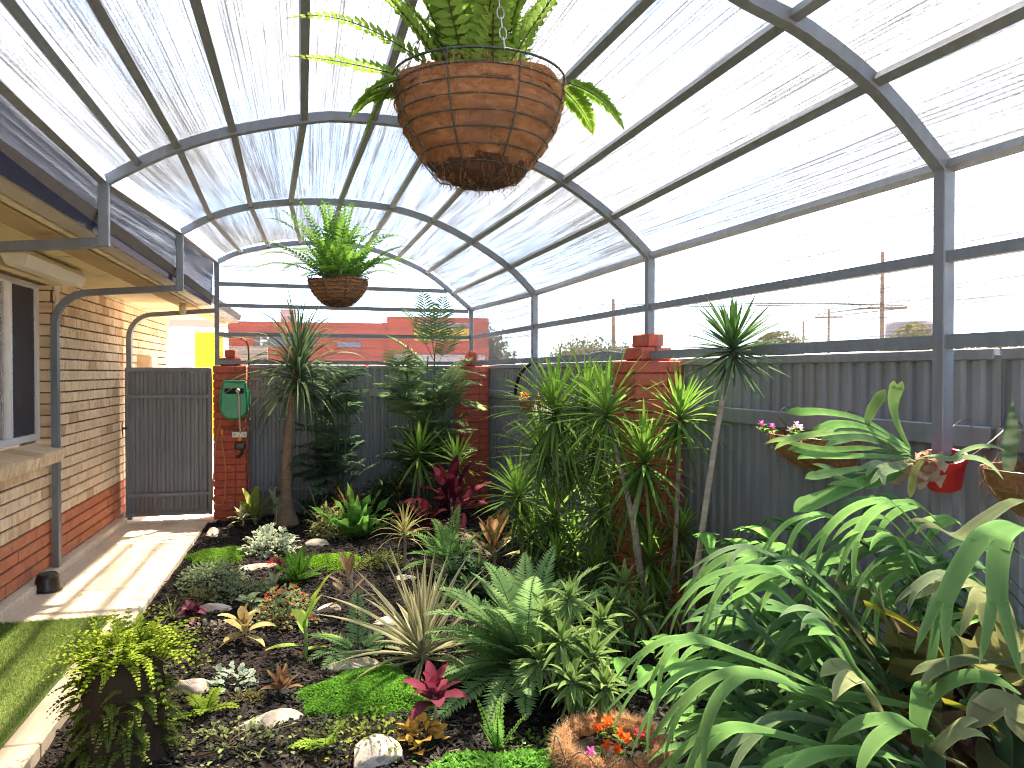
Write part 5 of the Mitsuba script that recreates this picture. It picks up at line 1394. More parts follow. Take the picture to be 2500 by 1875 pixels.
cordyline('caladium', 'pale heart leaf with dark veins standing behind the red flowered bush', 'caladium', -0.33, 5.85, 0.14, 5, 0.15, 0.10, (0.36, 0.40, 0.26), (0.44, 0.46, 0.32), 318, edge=(0.14, 0.20, 0.08), el0=5, el1=75, droop=0.7, prof='heart', span=0.5, cane=0.005)
cordyline('paddle_plant', 'single rounded grey green paddle leaf standing against the ponytail trunk', 'plant', -0.46, 8.68, 0.30, 3, 0.22, 0.085, (0.15, 0.20, 0.13), (0.22, 0.26, 0.18), 319, el0=60, el1=84, droop=0.1, prof='oval', span=0.6, cane=0.006)
cordyline('strap_plant', 'thin grey strap leaves bending over beside the bird nest fern', 'plant', 0.02, 8.25, 0.05, 12, 0.62, 0.014, (0.10, 0.12, 0.08), (0.22, 0.23, 0.17), 320, el0=25, el1=75, droop=1.4, prof='needle', span=0.5, cane=0.008)

# bird nest fern: wavy upright fronds, each a part
k = thing('bird_nest_fern', 'bright green bird nest fern with ruffled upright fronds', 'fern')
r = np.random.default_rng(330)
n = 22
d = rosette(n, 28, 84, r)
vf = blades(P3(0.36, 7.95) + d * 0.03, d, r.uniform(0.34, 0.60, n), r.uniform(0.075, 0.115, n), 16, r.uniform(0.1, 0.5, n), 1.6, 0.18, 'lance', A(0.07, 0.17, 0.035) * np.ones((n, 1)), A(0.12, 0.27, 0.05) * np.ones((n, 1)), A(0.10, 0.24, 0.045) * np.ones((n, 1)), r.uniform(-0.5, 0.5, n), wave=0.75, rnd=r, cjit=0.2)
leaves(k, vf, n, M_LEAF, 'frond')
bushlet('variegated_shrub', 'yellow green variegated shrub left of the bird nest fern', 'shrub', 0.10, 8.05, 0.22, 0.34, 420, 0.075, 0.026, (0.16, 0.22, 0.05), (0.34, 0.36, 0.14), 'lance', 331, edge=(0.36, 0.38, 0.18), droop=0.7)

# ferns
fern('silver_lady_fern', 'large light green fern with long feathery fronds in the right middle of the bed', 1.06, 3.98, 40, 0.66, 0.110, 0.021, 34, (0.12, 0.23, 0.08), (0.24, 0.36, 0.16), 341, el0=-2, el1=74, droop=0.75, ang=72, h=0.14, rad=0.004, ln=3, ldroop=0.15, start=0.05)
fern('small_tree_fern', 'bright fern fronds left of the orange cordyline', 1.02, 6.32, 16, 0.46, 0.085, 0.018, 24, (0.08, 0.18, 0.05), (0.17, 0.28, 0.09), 342, el0=10, el1=75, droop=0.8, h=0.10)
fern('lime_fern', 'soft lime green fern at the left edge of the middle ground cover', -0.17, 6.40, 26, 0.30, 0.06, 0.012, 18, (0.09, 0.22, 0.03), (0.14, 0.30, 0.04), 343, el0=20, el1=80, droop=0.6, ang=50)
fern('low_fern', 'low fern with flat fronds left of the striped spiky cordyline', 0.22, 4.70, 9, 0.34, 0.085, 0.016, 20, (0.09, 0.19, 0.07), (0.20, 0.30, 0.15), 344, dirs=[(-1, -0.6, 0.5), (-0.9, 0.1, 0.6), (-0.3, -1, 0.45), (0.3, -1, 0.5), (0.9, -0.6, 0.5), (-0.6, -0.9, 0.35), (-1, 0.6, 0.6), (0.8, 0.4, 0.6), (0, 0.3, 1)], droop=0.7)
fern('young_fern', 'small lime fern frond standing in front of the long flat rock', 0.02, 3.50, 4, 0.20, 0.07, 0.016, 12, (0.18, 0.30, 0.04), (0.30, 0.42, 0.06), 345, dirs=[(0, -0.7, 0.8), (-0.5, -0.4, 0.6), (0.4, -0.3, 0.8), (-0.9, 0.2, 0.3)], droop=0.8, shape='tri')
fern('lime_maidenhair', 'yellow lime maidenhair sprig in front of the pointed pale rock', -0.55, 4.03, 8, 0.17, 0.05, 0.022, 8, (0.20, 0.30, 0.04), (0.32, 0.42, 0.06), 346, el0=15, el1=70, droop=0.9, lprof='oval', ang=70)
fern('low_fern', 'small pale feathery fern in the bed behind the orange cordyline', 0.90, 5.55, 9, 0.26, 0.05, 0.011, 18, (0.08, 0.17, 0.05), (0.16, 0.26, 0.10), 347, el0=10, el1=60, droop=0.9)
fern('button_fern', 'small upright fern with rounded leaflets at the bottom centre of the photo', 0.76, 3.33, 7, 0.24, 0.030, 0.020, 12, (0.11, 0.25, 0.05), (0.2, 0.36, 0.08), 348, el0=50, el1=85, droop=0.3, lprof='oval', ang=85)

# lance leaved bushy dracaenas


def song(label, x, y, heads, seed, L=0.17, W=0.03, c0=(0.065, 0.135, 0.045), c1=(0.10, 0.18, 0.05), edge=(0.16, 0.23, 0.08), n=26, name='bushy_dracaena'):
    r = np.random.default_rng(seed)
    k = thing(name, label, 'dracaena', 'bushy dracaenas')
    b = P3(x, y)
    for i, p in enumerate(heads):
        p = A(*p)
        put('stem', tube(bez([b + A(r.uniform(-0.05, 0.05), r.uniform(-0.05, 0.05), 0), (b + p) / 2 + A(0, 0.02, -0.03), p], 8), 0.008, 6), M_CANE, k)
        spike_head(k, p, n, L * r.uniform(0.85, 1.15), W, seed + i, c0, c1, -60, 80, 0.6, edge=edge, young=(0.13, 0.22, 0.05), prof='lance', nseg=6)
        spike_head(k, p * 0.6 + b * 0.4 + A(r.uniform(-0.05, 0.05), 0, 0.03), int(n * 0.7), L, W, seed + 40 + i, c0, c1, -60, 40, 0.8, edge=edge, prof='lance', nseg=6)
    return k


song('dense bushy dracaena with striped lance leaves right of the large fern', 1.20, 3.62, [(1.166, 3.559, 0.527), (1.087, 3.421, 0.368), (1.250, 3.431, 0.285), (1.081, 3.266, 0.246), (1.370, 3.660, 0.368), (1.085, 3.680, 0.418), (1.248, 3.276, 0.194), (1.010, 3.542, 0.245)], 401)
song('smaller bushy dracaena with shiny striped leaves under the bent canes', 1.68, 4.30, [(1.635, 4.008, 0.444), (1.548, 3.925, 0.359), (1.701, 3.938, 0.293), (1.545, 4.130, 0.207)], 431)
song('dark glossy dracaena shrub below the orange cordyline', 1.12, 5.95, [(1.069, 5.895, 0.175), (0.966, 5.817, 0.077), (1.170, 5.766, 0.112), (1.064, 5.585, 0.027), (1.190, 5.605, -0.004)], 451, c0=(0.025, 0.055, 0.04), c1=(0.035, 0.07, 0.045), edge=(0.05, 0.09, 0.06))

# lobed philodendrons


def philodendron(label, base, tips, L, seed, c0=(0.06, 0.15, 0.035), c1=(0.10, 0.22, 0.05)):
    r = np.random.default_rng(seed)
    k = thing('philodendron', label, 'philodendron', 'lobed philodendrons')
    b = A(*base)
    for p in tips:
        p = A(*p)
        m = MB()
        m.add(tube(bez([b, (b + p) / 2 + A(0, 0, 0.05), p], 8), 0.004, 5), A(0.10, 0.16, 0.05))
        d = unit((p - b) * A(1, 1, 0.15) + A(r.uniform(-0.2, 0.2), -0.25, r.uniform(-0.1, 0.25)))
        LL = L * r.uniform(0.8, 1.2)
        m.add(blades(p, d, LL, LL * 0.34, 10, 0.7, 1.3, 0.12, 'oval', c0, c1, rnd=r))
        for e in fronds(p, d, LL, 7, LL * 0.36, LL * 0.15, 0.7, 1.3, 62, 4, 0.5, c0, c1, 'tri', 0.003, (0.2, 0.28, 0.12), lprof='oval', lfold=0.1, rnd=r, lift=0.1, start=0.05):
            m.add(e)
        m.build('leaf', M_GLOSS, k, smooth=True)


philodendron('philodendron with lobed shiny leaves above the staghorn mass by the fence', (2.06, 4.0, 0.25), [(1.867, 3.544, 0.820), (1.917, 3.428, 0.807), (2.021, 3.455, 0.853), (2.027, 3.299, 0.828), (2.210, 3.512, 0.880), (1.803, 3.353, 0.784), (2.192, 3.361, 0.852), (1.910, 3.224, 0.796)], 0.25, 471)
philodendron('philodendron with lobed leaves between the bushy dracaena and the staghorn mass', (1.62, 3.35, 0.0), [(1.340, 3.051, 0.482), (1.225, 3.027, 0.432), (1.449, 3.127, 0.478), (1.308, 2.955, 0.421), (1.400, 2.933, 0.450), (1.553, 3.205, 0.527), (1.324, 2.899, 0.374), (1.410, 2.825, 0.302), (1.312, 2.746, 0.273)], 0.17, 481)

# low bushes and ground covers
bushlet('white_leaved_bush', 'bush with white and grey green leaves left of the ponytail base', 'bush', -0.44, 7.45, 0.25, 0.24, 420, 0.06, 0.035, (0.20, 0.28, 0.17), (0.36, 0.42, 0.30), 'oval', 501, edge=(0.42, 0.46, 0.36), mat_=M_GLOSS)
bushlet('red_flowered_bush', 'round bush with red orange flowers over small pale leaves', 'bush', -0.22, 5.38, 0.21, 0.25, 620, 0.032, 0.02, (0.14, 0.22, 0.09), (0.28, 0.32, 0.16), 'oval', 502, flowers=(70, 0.016, (0.62, 0.06, 0.03)))
bushlet('mint_bush', 'low grey green leafy patch by the path with white flecked leaves', 'bush', -0.82, 6.42, 0.26, 0.17, 620, 0.038, 0.022, (0.12, 0.19, 0.10), (0.24, 0.30, 0.17), 'oval', 503, ry=0.42)
bushlet('mint_bush', 'low silvery leaf patch in front of the flat rock near the path', 'bush', -0.55, 6.05, 0.22, 0.12, 380, 0.036, 0.020, (0.14, 0.20, 0.10), (0.26, 0.31, 0.18), 'oval', 504, ry=0.30)
bushlet('silver_plant', 'small plant with round white edged leaves in the left front of the bed', 'plant', -0.44, 4.37, 0.13, 0.09, 70, 0.042, 0.034, (0.22, 0.32, 0.22), (0.32, 0.42, 0.30), 'oval', 505, edge=(0.44, 0.50, 0.42), stems=6)
bushlet('low_weed', 'tiny olive ground plant between the silver plant and the bromeliad', 'plant', -0.36, 4.12, 0.09, 0.05, 120, 0.018, 0.010, (0.12, 0.13, 0.03), (0.18, 0.18, 0.05), 'oval', 506, stems=4)
bushlet('heuchera', 'amber and peach leaved heuchera under the small red cordyline', 'heuchera', 0.44, 3.46, 0.11, 0.12, 42, 0.055, 0.055, (0.46, 0.28, 0.06), (0.55, 0.24, 0.08), 'heart', 507, edge=(0.40, 0.30, 0.06), stems=8, droop=0.6, el=0.8)
bushlet('red_begonia', 'tiny red leaved plant under the white leaved bush', 'plant', -0.38, 6.98, 0.10, 0.06, 26, 0.05, 0.04, (0.25, 0.02, 0.03), (0.32, 0.03, 0.05), 'oval', 508, stems=3)
bushlet('creeping_fig', 'trailing yellow green creeper over the rock at the bottom edge', 'creeper', 0.20, 3.42, 0.20, 0.19, 130, 0.022, 0.018, (0.20, 0.26, 0.05), (0.30, 0.34, 0.08), 'oval', 509, stems=10)
bushlet('creeping_plant', 'sparse trailing plant with pale leaves at the lower left of the bed', 'creeper', -0.38, 3.62, 0.30, 0.06, 190, 0.028, 0.020, (0.14, 0.19, 0.06), (0.30, 0.34, 0.16), 'oval', 510, stems=14)
bushlet('creeping_plant', 'sparse olive trailing plant on the mulch behind the fern covered stump', 'creeper', -0.78, 4.75, 0.24, 0.05, 130, 0.026, 0.018, (0.15, 0.19, 0.05), (0.22, 0.26, 0.08), 'oval', 511, stems=10)
bushlet('creeping_plant', 'low mossy trailing plant right of the front rock near the small fern', 'creeper', 0.10, 3.62, 0.30, 0.05, 260, 0.020, 0.013, (0.10, 0.16, 0.04), (0.17, 0.24, 0.06), 'oval', 512, stems=10, ry=0.16)
bushlet('creeping_plant', 'small creeping plant with white violets at the bottom centre', 'creeper', 0.95, 3.30, 0.20, 0.05, 170, 0.022, 0.018, (0.10, 0.20, 0.04), (0.16, 0.26, 0.06), 'oval', 513, stems=8, flowers=(7, 0.010, (0.7, 0.66, 0.75)))
bushlet('pink_polka_plant', 'small pink flecked plant on the mulch by the flat rock', 'plant', -0.72, 5.30, 0.16, 0.07, 60, 0.030, 0.022, (0.20, 0.22, 0.14), (0.34, 0.22, 0.22), 'oval', 514, stems=6)
bushlet('herb_tuft', 'yellow green fuzzy tuft behind the yellow drooping dracaena', 'plant', 0.50, 6.75, 0.22, 0.14, 420, 0.026, 0.014, (0.16, 0.22, 0.05), (0.24, 0.28, 0.07), 'oval', 515)
bushlet('herb_tuft', 'straw coloured fuzzy tuft by the path edge left of the pale rock', 'plant', -0.86, 5.98, 0.14, 0.10, 260, 0.040, 0.006, (0.26, 0.25, 0.09), (0.32, 0.30, 0.12), 'needle', 516)


def ground_cover(label, x, y, rx, ry, h, N, c0, c1, seed, L=0.011):
    r = np.random.default_rng(seed)
    a, q = r.uniform(0, 6.283, N), np.sqrt(r.uniform(0, 1, N))
    stray = r.uniform(0, 1, N) < 0.09
    q = np.where(stray, 0.92 + r.exponential(0.10, N), q)
    wob = 1 + 0.16 * np.sin(3 * a + seed) + 0.09 * np.sin(7 * a)
    px, py = x + rx * q * wob * np.cos(a), y + ry * q * wob * np.sin(a)
    pz = bed_z(px, py) - 0.01 + h * np.maximum(1 - q**3, 0) * (0.75 + 0.5 * meshkit.fbm(np.stack([px * 9, py * 9, 0 * px], -1), 3, seed))
    P = np.stack([px, py, pz], -1)
    aa, rr = np.meshgrid(np.linspace(0, 2 * np.pi, 41), np.linspace(0, 1, 12))
    wb = 1 + 0.16 * np.sin(3 * aa + seed) + 0.09 * np.sin(7 * aa)
    gx, gy = x + rx * rr * wb * np.cos(aa), y + ry * rr * wb * np.sin(aa)
    gz_ = bed_z(gx, gy) - 0.02 + h * (1 - rr**3) * (0.75 + 0.5 * meshkit.fbm(np.stack([gx * 9, gy * 9, 0 * gx], -1), 3, seed)) - 0.006
    m = MB().add(grid(np.stack([gx, gy, gz_], -1)), A(*c0) * 0.6)
    d = r.normal(0, 0.6, (N, 3)) + A(0, -0.15, 0.55)
    m.add(blades(P, d, L * r.uniform(0.7, 1.4, N), L * 0.9, 2, 0.4, 1, 0.1, 'oval', c0, c1, rnd=r, cjit=0.35))
    m.build('ground_cover', M_LEAF, None, smooth=True, kind='stuff', label=label, cat='ground cover')


ground_cover('bright green baby tears mound in the front middle of the bed', 0.24, 4.08, 0.31, 0.31, 0.075, 15000, (0.10, 0.25, 0.035), (0.17, 0.36, 0.05), 601)
ground_cover('lime baby tears patch in the middle of the bed', 0.10, 6.98, 0.27, 0.26, 0.05, 9000, (0.14, 0.27, 0.03), (0.21, 0.38, 0.04), 602)
ground_cover('green baby tears patch by the path near the back', -0.88, 7.40, 0.27, 0.36, 0.05, 8000, (0.12, 0.24, 0.035), (0.19, 0.34, 0.05), 603)
ground_cover('fresh green round leaved patch at the bottom centre of the photo', 0.72, 3.12, 0.36, 0.17, 0.06, 2600, (0.08, 0.22, 0.035), (0.15, 0.33, 0.06), 604, 0.022)

# fern covered stump
k = thing('fern_covered_stump', 'dark stump wrapped in maidenhair fern at the front left of the bed', 'stump')
r = np.random.default_rng(700)
sx, sy = -0.83, 3.66
th = np.arange(40) * 2 * np.pi / 40
pf = [(0.19, -0.08), (0.175, 0.05), (0.16, 0.18), (0.158, 0.30), (0.15, 0.38), (0.10, 0.41), (0, 0.42)]
v, q = lathe(pf, (sx, sy, -0.03), 40)
v = v + unit((v - A(sx, sy, 0)) * A(1, 1, 0.2)) * ((meshkit.fbm(v * A(24, 24, 9), 4, 3) - 0.5) * 0.07)[:, None]
put('stump', (v, q), mat('stump', pr((0.045, 0.032, 0.022), 0.95, 0.1)), k, smooth=True)


def maiden(N, cfun, dfun, c0, c1, seed, name, L=(0.10, 0.19)):
    r = np.random.default_rng(seed)
    P = cfun(r, N)
    for e in fronds(P, dfun(r, P), r.uniform(*L, N), 8, 0.036, 0.020, r.uniform(0.6, 1.6, N), 1.2, 62, 2, 0.4, c0, c1, 'tri', 0.0012, (0.05, 0.04, 0.02), lprof='heart', rnd=r, lfold=0.05):
        put(name, e[:2], M_LEAF, k, smooth=True, color=e[2])


def on_top(r, N):
    a, q = r.uniform(0, 6.283, N), np.sqrt(r.uniform(0, 1, N))
    return np.stack([sx + 0.02 + 0.16 * q * np.cos(a), sy + 0.15 * q * np.sin(a), 0.38 + 0.08 * (1 - q)], -1)


def on_side(r, N):
    a, z = r.uniform(2.4, 6.9, N), r.uniform(0.0, 0.34, N)
    return np.stack([sx + 0.16 * np.cos(a), sy + 0.16 * np.sin(a), z], -1)


out_ = lambda up, j: (lambda r, P: (P - A(sx, sy, 0)) * A(1, 1, 0) * 7 + A(0, 0, up) + r.normal(0, j, P.shape))
maiden(190, on_top, out_(0.6, 0.5), (0.20, 0.28, 0.035), (0.32, 0.40, 0.05), 701, 'frond', (0.12, 0.25))
maiden(110, on_side, out_(0.1, 0.5), (0.11, 0.15, 0.035), (0.17, 0.21, 0.05), 702, 'side_frond', (0.08, 0.15))

# ------------------------------------------------------------------ staghorn ferns
k = thing('staghorn_fern', 'huge staghorn fern mass with forked arching fronds at the lower right', 'staghorn fern')
r = np.random.default_rng(801)
GA, GB = (0.11, 0.23, 0.075), (0.19, 0.36, 0.10)
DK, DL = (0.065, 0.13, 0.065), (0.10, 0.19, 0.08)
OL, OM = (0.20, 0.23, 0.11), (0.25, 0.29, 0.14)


NRM = unit(A(-0.12, -0.22, 1.0))      # fronds tilt their faces towards the camera side of the bed


def st(pts, w, forks, fl, spread=0.5, droop=1.0, c0=GA, c1=GB, w0=0.35):
    e = stag(pts, w, forks, fl, spread, r, c0, c1, w0, droop, NRM)
    put('frond', e[:2], M_STAG, k, smooth=True, color=e[2])


M_STAG = mat('stag_leaf', {'type': 'principledthin', 'base_color': VC, 'roughness': 0.27, 'diff_trans': 0.6, 'spec_trans': 0.0, 'eta': 1.6})
hub = A(*(1.834, 1.902, 0.718))
v = trimesh.creation.icosphere(4)
q = np.array(v.vertices) * A(0.15, 0.20, 0.24)
q = q + unit(q) * ((meshkit.fbm(q * 14, 4, 3) - 0.5) * 0.16)[:, None] + hub + A(0.10, 0.12, -0.12)
put('root_ball', (q, v.faces), M_WET, k, smooth=True, label='dark brown root ball of old shield fronds')
for i in range(16):   # shield fronds lapping the root ball
    a, z = r.uniform(2.2, 6.0), r.uniform(-0.34, 0.12)
    p = hub + A(0.10 + 0.17 * math.cos(a), 0.10 + 0.2 * math.sin(a), z)
    e = blades(p, (math.cos(a) * 0.7, math.sin(a) * 0.7, 0.8), r.uniform(0.18, 0.30), r.uniform(0.14, 0.22), 8, 0.3, 1, 0.1, 'oval', (0.13, 0.14, 0.055) if i % 4 else (0.10, 0.07, 0.04), (0.17, 0.17, 0.07) if i % 4 else (0.14, 0.10, 0.06), wave=0.5, rnd=r)
    put('shield_frond', e[:2], M_LEAF, k, smooth=True, color=e[2])
ER, ED = A(0.971, -0.240, 0), A(0.240, 0.971, 0)     # the mass leans out from the fence across the bed
for c in range(84):
    u = -0.74 + 0.86 * r.uniform()
    v = -0.34 + r.uniform() * (0.46 + 0.62 * min(u + 0.86, 0.62))
    w_ = r.uniform(-0.02, 0.34)
    e = hub + ER * u + UP * v + ED * w_
    s_ = r.uniform(0.7, 1.25)
    b = e + (ER * 0.40 - UP * 0.36 + ED * r.uniform(-0.10, 0.08)) * s_
    m1 = b + (e - b) * 0.55 + (UP * 0.055 - ER * 0.02) * s_
    m2 = b + (e - b) * 0.85 + (UP * 0.05 - ER * 0.01) * s_
    kk = r.uniform()
    st([b, m1, m2, e], r.uniform(0.056, 0.080), 1 if r.uniform() < 0.7 else 2, r.uniform(0.13, 0.23), 0.42, 1.6, DK if kk < 0.4 else GA, DL if kk < 0.4 else GB)
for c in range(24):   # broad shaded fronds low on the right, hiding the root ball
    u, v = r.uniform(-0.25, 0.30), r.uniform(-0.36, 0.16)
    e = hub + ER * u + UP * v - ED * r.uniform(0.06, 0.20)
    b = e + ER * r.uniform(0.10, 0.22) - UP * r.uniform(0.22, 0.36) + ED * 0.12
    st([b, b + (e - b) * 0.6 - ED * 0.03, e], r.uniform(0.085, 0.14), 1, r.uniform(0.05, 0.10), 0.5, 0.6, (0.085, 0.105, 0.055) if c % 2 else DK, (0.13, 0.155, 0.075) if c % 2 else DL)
for c in range(44):   # straps seen between the others, nearer the fence
    u = -0.70 + 0.85 * r.uniform()
    v = -0.40 + r.uniform() * (0.44 + 0.55 * min(u + 0.80, 0.6))
    e = hub + ER * u + UP * v + ED * r.uniform(0.16, 0.42)
    b = e + ER * 0.40 - UP * r.uniform(0.30, 0.44) + ED * r.uniform(-0.1, 0.05)
    st([b, b + (e - b) * 0.6 + UP * 0.05, e], r.uniform(0.055, 0.08), 1, r.uniform(0.12, 0.2), 0.40, 1.4, DK, GA)
# front fronds
st([(1.652, 1.792, 0.682), (1.437, 1.774, 0.746), (1.249, 1.790, 0.775), (1.188, 1.796, 0.800)], 0.076, 1, 0.07, 0.5, 0.1)
st([(1.471, 1.786, 0.692), (1.284, 1.761, 0.767), (1.118, 1.752, 0.842), (1.033, 1.742, 0.867), (0.981, 1.734, 0.861)], 0.069, 2, 0.17, 0.42, 1.5, GA, (0.15, 0.26, 0.08))
st([(1.520, 1.876, 0.661), (1.250, 1.883, 0.794), (1.084, 1.884, 0.868), (0.981, 1.889, 0.906), (0.920, 1.884, 0.907)], 0.056, 2, 0.13, 0.45, 1.3)
st([(1.498, 1.881, 0.639), (1.197, 1.875, 0.785), (1.024, 1.858, 0.845), (0.938, 1.858, 0.845)], 0.051, 2, 0.15, 0.45, 1.4)
st([(1.571, 1.708, 0.620), (1.464, 1.633, 0.723), (1.382, 1.603, 0.769), (1.317, 1.598, 0.768)], 0.081, 1, 0.17, 0.40, 1.4, GA, (0.14, 0.25, 0.08))
st([(1.527, 1.720, 0.636), (1.477, 1.661, 0.741), (1.468, 1.634, 0.809), (1.472, 1.623, 0.836)], 0.076, 1, 0.26, 0.95, 0.9, GA, (0.12, 0.24, 0.08))
st([(1.813, 1.703, 0.822), (1.733, 1.642, 0.921), (1.680, 1.615, 1.014), (1.628, 1.598, 1.074), (1.574, 1.591, 1.087)], 0.097, 2, 0.10, 0.5, 1.3, OL, OM)
st([(1.966, 1.721, 1.099), (1.787, 1.612, 1.204), (1.667, 1.560, 1.243), (1.588, 1.538, 1.232), (1.560, 1.534, 1.206)], 0.097, 2, 0.17, 0.45, 1.6, GA, (0.13, 0.24, 0.09))
st([(1.862, 1.795, 0.859), (1.745, 1.743, 0.984), (1.668, 1.722, 1.062), (1.612, 1.715, 1.084), (1.580, 1.713, 1.074)], 0.066, 2, 0.07, 0.5, 1.2, (0.12, 0.17, 0.10), (0.20, 0.26, 0.16))
st([(1.924, 1.984, 0.765), (1.810, 1.973, 0.921), (1.715, 1.968, 1.056), (1.653, 1.953, 1.132), (1.619, 1.952, 1.148)], 0.063, 1, 0.14, 0.45, 1.7)
st([(1.975, 2.074, 0.770), (1.841, 2.059, 0.978), (1.753, 2.052, 1.121), (1.683, 2.050, 1.175), (1.625, 2.053, 1.165)], 0.051, 1, 0.15, 0.45, 1.6)
st([(1.960, 2.130, 0.788), (1.767, 2.150, 1.010), (1.646, 2.161, 1.124), (1.567, 2.171, 1.164), (1.508, 2.175, 1.156)], 0.051, 2, 0.13, 0.42, 1.7)
st([(1.738, 1.978, 0.736), (1.491, 2.011, 0.914), (1.345, 2.028, 1.017), (1.244, 2.032, 1.045), (1.182, 2.038, 1.038)], 0.058, 2, 0.17, 0.42, 1.7, GA, (0.13, 0.25, 0.08))
st([(1.824, 2.111, 0.730), (1.533, 2.145, 0.950), (1.383, 2.153, 1.041), (1.298, 2.164, 1.077), (1.260, 2.163, 1.075)], 0.045, 2, 0.12, 0.5, 1.0, (0.10, 0.17, 0.09), (0.17, 0.25, 0.13))
st([(1.584, 1.861, 0.705), (1.418, 1.832, 0.840), (1.333, 1.824, 0.948), (1.290, 1.824, 0.972)], 0.063, 1, 0.09, 0.35, 1.7, GA, (0.18, 0.27, 0.14))
st([(1.479, 1.783, 0.671), (1.358, 1.754, 0.845), (1.281, 1.733, 0.948), (1.244, 1.733, 0.967)], 0.076, 1, 0.07, 0.45, 0.7)
st([(1.433, 1.733, 0.698), (1.370, 1.709, 0.788), (1.318, 1.702, 0.856), (1.281, 1.701, 0.861)], 0.107, 1, 0.09, 0.35, 1.5, OL, OM)
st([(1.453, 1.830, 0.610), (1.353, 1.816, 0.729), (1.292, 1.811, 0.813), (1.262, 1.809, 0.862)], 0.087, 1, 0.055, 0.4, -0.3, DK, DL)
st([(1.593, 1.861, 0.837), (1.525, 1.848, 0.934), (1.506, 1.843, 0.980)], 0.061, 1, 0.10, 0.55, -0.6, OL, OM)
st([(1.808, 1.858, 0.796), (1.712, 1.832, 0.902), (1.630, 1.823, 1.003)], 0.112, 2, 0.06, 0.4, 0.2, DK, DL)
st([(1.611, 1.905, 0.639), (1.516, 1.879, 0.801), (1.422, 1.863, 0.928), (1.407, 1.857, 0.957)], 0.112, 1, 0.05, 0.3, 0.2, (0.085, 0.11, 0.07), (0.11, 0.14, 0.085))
st([(1.501, 1.674, 0.608), (1.346, 1.662, 0.668), (1.214, 1.664, 0.683), (1.109, 1.669, 0.662)], 0.056, 1, 0.1, 0.4, 0.8)
st([(1.491, 1.779, 0.595), (1.296, 1.777, 0.697), (1.156, 1.782, 0.727), (1.063, 1.783, 0.676)], 0.051, 1, 0.12, 0.4, 1.0, (0.10, 0.16, 0.08), (0.17, 0.24, 0.13))
st([(1.400, 1.699, 0.608), (1.233, 1.721, 0.670), (1.106, 1.732, 0.711), (1.014, 1.745, 0.731), (0.963, 1.747, 0.720)], 0.051, 2, 0.12, 0.4, 1.4)
st([(1.808, 1.600, 0.748), (1.644, 1.539, 0.818), (1.584, 1.512, 0.798)], 0.142, 1, 0.09, 0.5, 1.3, OL, (0.16, 0.17, 0.09))
st([(1.573, 1.605, 0.633), (1.459, 1.583, 0.693), (1.477, 1.558, 0.748), (1.498, 1.543, 0.769)], 0.061, 1, 0.08, 0.4, 1.2, OL, OM)
st([(1.899, 1.683, 0.914), (1.714, 1.605, 0.883), (1.585, 1.596, 0.906), (1.494, 1.598, 0.898), (1.461, 1.606, 0.886)], 0.056, 1, 0.06, 0.3, 0.8, (0.11, 0.14, 0.07), (0.16, 0.20, 0.10))
st([(2.034, 1.757, 1.188), (1.839, 1.703, 1.275), (1.708, 1.694, 1.232), (1.628, 1.692, 1.187), (1.557, 1.700, 1.218)], 0.061, 1, 0.09, 0.4, 1.0, (0.12, 0.15, 0.08), (0.17, 0.19, 0.09))
for pp, w in (([(1.461, 1.844, 0.979), (1.534, 1.805, 0.947), (1.605, 1.776, 0.895)], 0.085), ([(1.612, 1.673, 1.002), (1.658, 1.651, 0.993), (1.696, 1.631, 0.972)], 0.05), ([(1.537, 1.647, 0.784), (1.571, 1.628, 0.773), (1.605, 1.609, 0.754)], 0.05)):
    e = stag(pp, w, 2, 0.05, 0.6, r, (0.26, 0.26, 0.03), (0.34, 0.34, 0.04), 0.8, 0.4)
    put('old_frond', e[:2], M_LEAF, k, smooth=True, color=e[2], label='yellowing torn old frond')

# upper staghorn in the red pot
k = thing('staghorn_fern', 'smaller staghorn fern with long leaves pointing left from the red hanging pot', 'staghorn fern')
r = np.random.default_rng(802)
NRM = unit(A(-0.28, -0.55, 0.8))
st([(2.003, 2.303, 1.350), (1.959, 2.315, 1.443), (1.939, 2.311, 1.514), (1.945, 2.300, 1.573)], 0.047, 1, 0.03, 0.15, -0.6, (0.12, 0.20, 0.06), (0.20, 0.30, 0.09), 0.3)
st([(1.967, 2.291, 1.331), (1.841, 2.303, 1.424), (1.835, 2.295, 1.483), (1.862, 2.279, 1.537)], 0.041, 0, 0.05, 0.2, -0.5, (0.11, 0.19, 0.06), (0.19, 0.29, 0.09))
st([(2.003, 2.303, 1.356), (1.829, 2.306, 1.451), (1.686, 2.321, 1.484), (1.582, 2.337, 1.485)], 0.044, 0, 0.05, 0.2, 0.2, GA, (0.13, 0.25, 0.05))
st([(1.988, 2.286, 1.352), (1.801, 2.271, 1.432), (1.691, 2.278, 1.446), (1.644, 2.279, 1.429)], 0.053, 1, 0.05, 0.3, 0.8, GA, (0.12, 0.24, 0.05))
st([(1.974, 2.269, 1.343), (1.787, 2.254, 1.418), (1.610, 2.257, 1.418), (1.478, 2.268, 1.394)], 0.037, 1, 0.05, 0.3, 0.5, (0.12, 0.19, 0.08), (0.18, 0.29, 0.08))
st([(1.988, 2.285, 1.336), (1.815, 2.288, 1.361), (1.667, 2.293, 1.359), (1.553, 2.311, 1.373)], 0.041, 1, 0.05, 0.35, 0.4, GA, (0.15, 0.27, 0.07))
st([(1.974, 2.268, 1.327), (1.813, 2.247, 1.339), (1.673, 2.261, 1.341), (1.566, 2.277, 1.348)], 0.041, 1, 0.05, 0.4, 0.3, GA, GB)
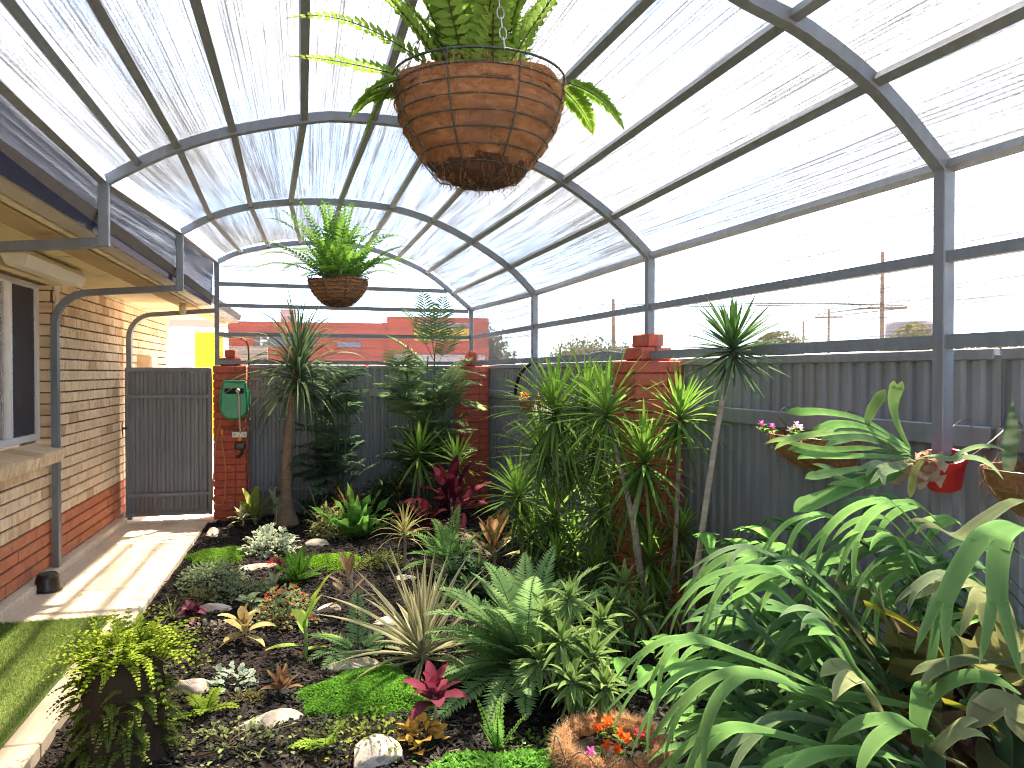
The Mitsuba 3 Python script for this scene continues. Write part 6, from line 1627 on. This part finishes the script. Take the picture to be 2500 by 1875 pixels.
st([(1.994, 2.284, 1.320), (1.833, 2.272, 1.299), (1.717, 2.280, 1.286), (1.614, 2.295, 1.271)], 0.041, 0, 0.05, 0.3, 0.2, DK, DL)
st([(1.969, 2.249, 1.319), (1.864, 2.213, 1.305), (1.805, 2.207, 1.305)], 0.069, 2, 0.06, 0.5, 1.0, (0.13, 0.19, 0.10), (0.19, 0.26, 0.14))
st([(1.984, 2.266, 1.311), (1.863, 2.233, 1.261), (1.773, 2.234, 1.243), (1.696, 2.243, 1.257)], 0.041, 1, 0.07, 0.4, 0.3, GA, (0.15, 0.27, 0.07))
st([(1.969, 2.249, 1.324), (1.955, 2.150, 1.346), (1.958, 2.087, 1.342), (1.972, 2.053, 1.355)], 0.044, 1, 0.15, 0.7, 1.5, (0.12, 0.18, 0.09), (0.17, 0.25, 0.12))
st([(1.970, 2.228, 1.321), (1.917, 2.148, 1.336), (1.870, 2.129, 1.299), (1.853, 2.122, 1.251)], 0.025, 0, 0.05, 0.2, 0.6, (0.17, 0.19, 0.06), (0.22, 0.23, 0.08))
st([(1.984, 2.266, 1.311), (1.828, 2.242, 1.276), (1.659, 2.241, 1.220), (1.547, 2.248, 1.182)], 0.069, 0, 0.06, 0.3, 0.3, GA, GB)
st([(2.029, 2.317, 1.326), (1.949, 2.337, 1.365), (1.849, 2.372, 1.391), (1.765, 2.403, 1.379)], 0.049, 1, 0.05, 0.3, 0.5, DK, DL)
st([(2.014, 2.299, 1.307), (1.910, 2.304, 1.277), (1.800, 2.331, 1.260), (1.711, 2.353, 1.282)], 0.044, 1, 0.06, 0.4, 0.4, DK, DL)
bp = A(*(1.984, 2.266, 1.333))
for i in range(7):
    e = blades(bp + r.normal(0, 0.02, 3), unit(A(*(1.965, 2.187, 1.289)) - bp) + r.normal(0, 0.5, 3), 0.10, 0.085, 7, 0.4, 1, 0.25, 'oval', (0.26, 0.17, 0.11), (0.34, 0.24, 0.17), wave=0.4, rnd=r)
    put('shield_frond', e[:2], M_LEAF, k, smooth=True, color=e[2], label='papery tan shield frond')


# ------------------------------------------------------------------ litter
r = np.random.default_rng(901)
m = MB()
for x, y in [(-1.75, 7.9), (-1.71, 7.82), (-1.62, 8.0), (-1.55, 7.6), (-1.9, 8.3), (-1.5, 7.25), (-1.85, 6.9), (-1.58, 6.6), (-1.4, 8.1), (-1.95, 7.4), (-1.7, 6.2), (-1.45, 6.9), (-1.3, 7.6), (-1.66, 8.5)]:
    m.add(blades((x, y, 0.004), (r.normal(), r.normal(), 0.1), r.uniform(0.02, 0.05), 0.012, 3, -0.1, 1, 0.2, 'lance', (0.09, 0.06, 0.035), rnd=r))
m.build('leaf_litter', M_VC, None, smooth=True, kind='stuff', label='a few dry leaves lying on the concrete path', cat='leaf litter')
m = MB()
for s_, f, t in [(0.95, 'A', 0.75), (1.0, 'A', 0.8), (2.45, 'A', 0.35), (2.7, 'A', 0.1), (1.6, 'B', 0.6), (2.0, 'B', 0.3), (0.8, 'B', 0.5), (1.3, 'A', 0.5), (2.3, 'C', 0.4)]:
    g2 = {'A': 'B', 'B': 'C', 'C': 'D'}[f]
    p = fpt(f, s_, off=0.052) * (1 - t) + fpt(g2, s_ * 0.97, off=0.052) * t
    m.add(blades(p, (r.normal(), r.normal(), 0.0), r.uniform(0.03, 0.12), 0.009, 4, 0.05, 1, 0.2, 'lance', (0.08, 0.055, 0.03), rnd=r))
m.build('roof_litter', M_VC, None, smooth=True, kind='stuff', label='dry leaves and twigs lying on top of the shade cloth roof', cat='leaf litter')
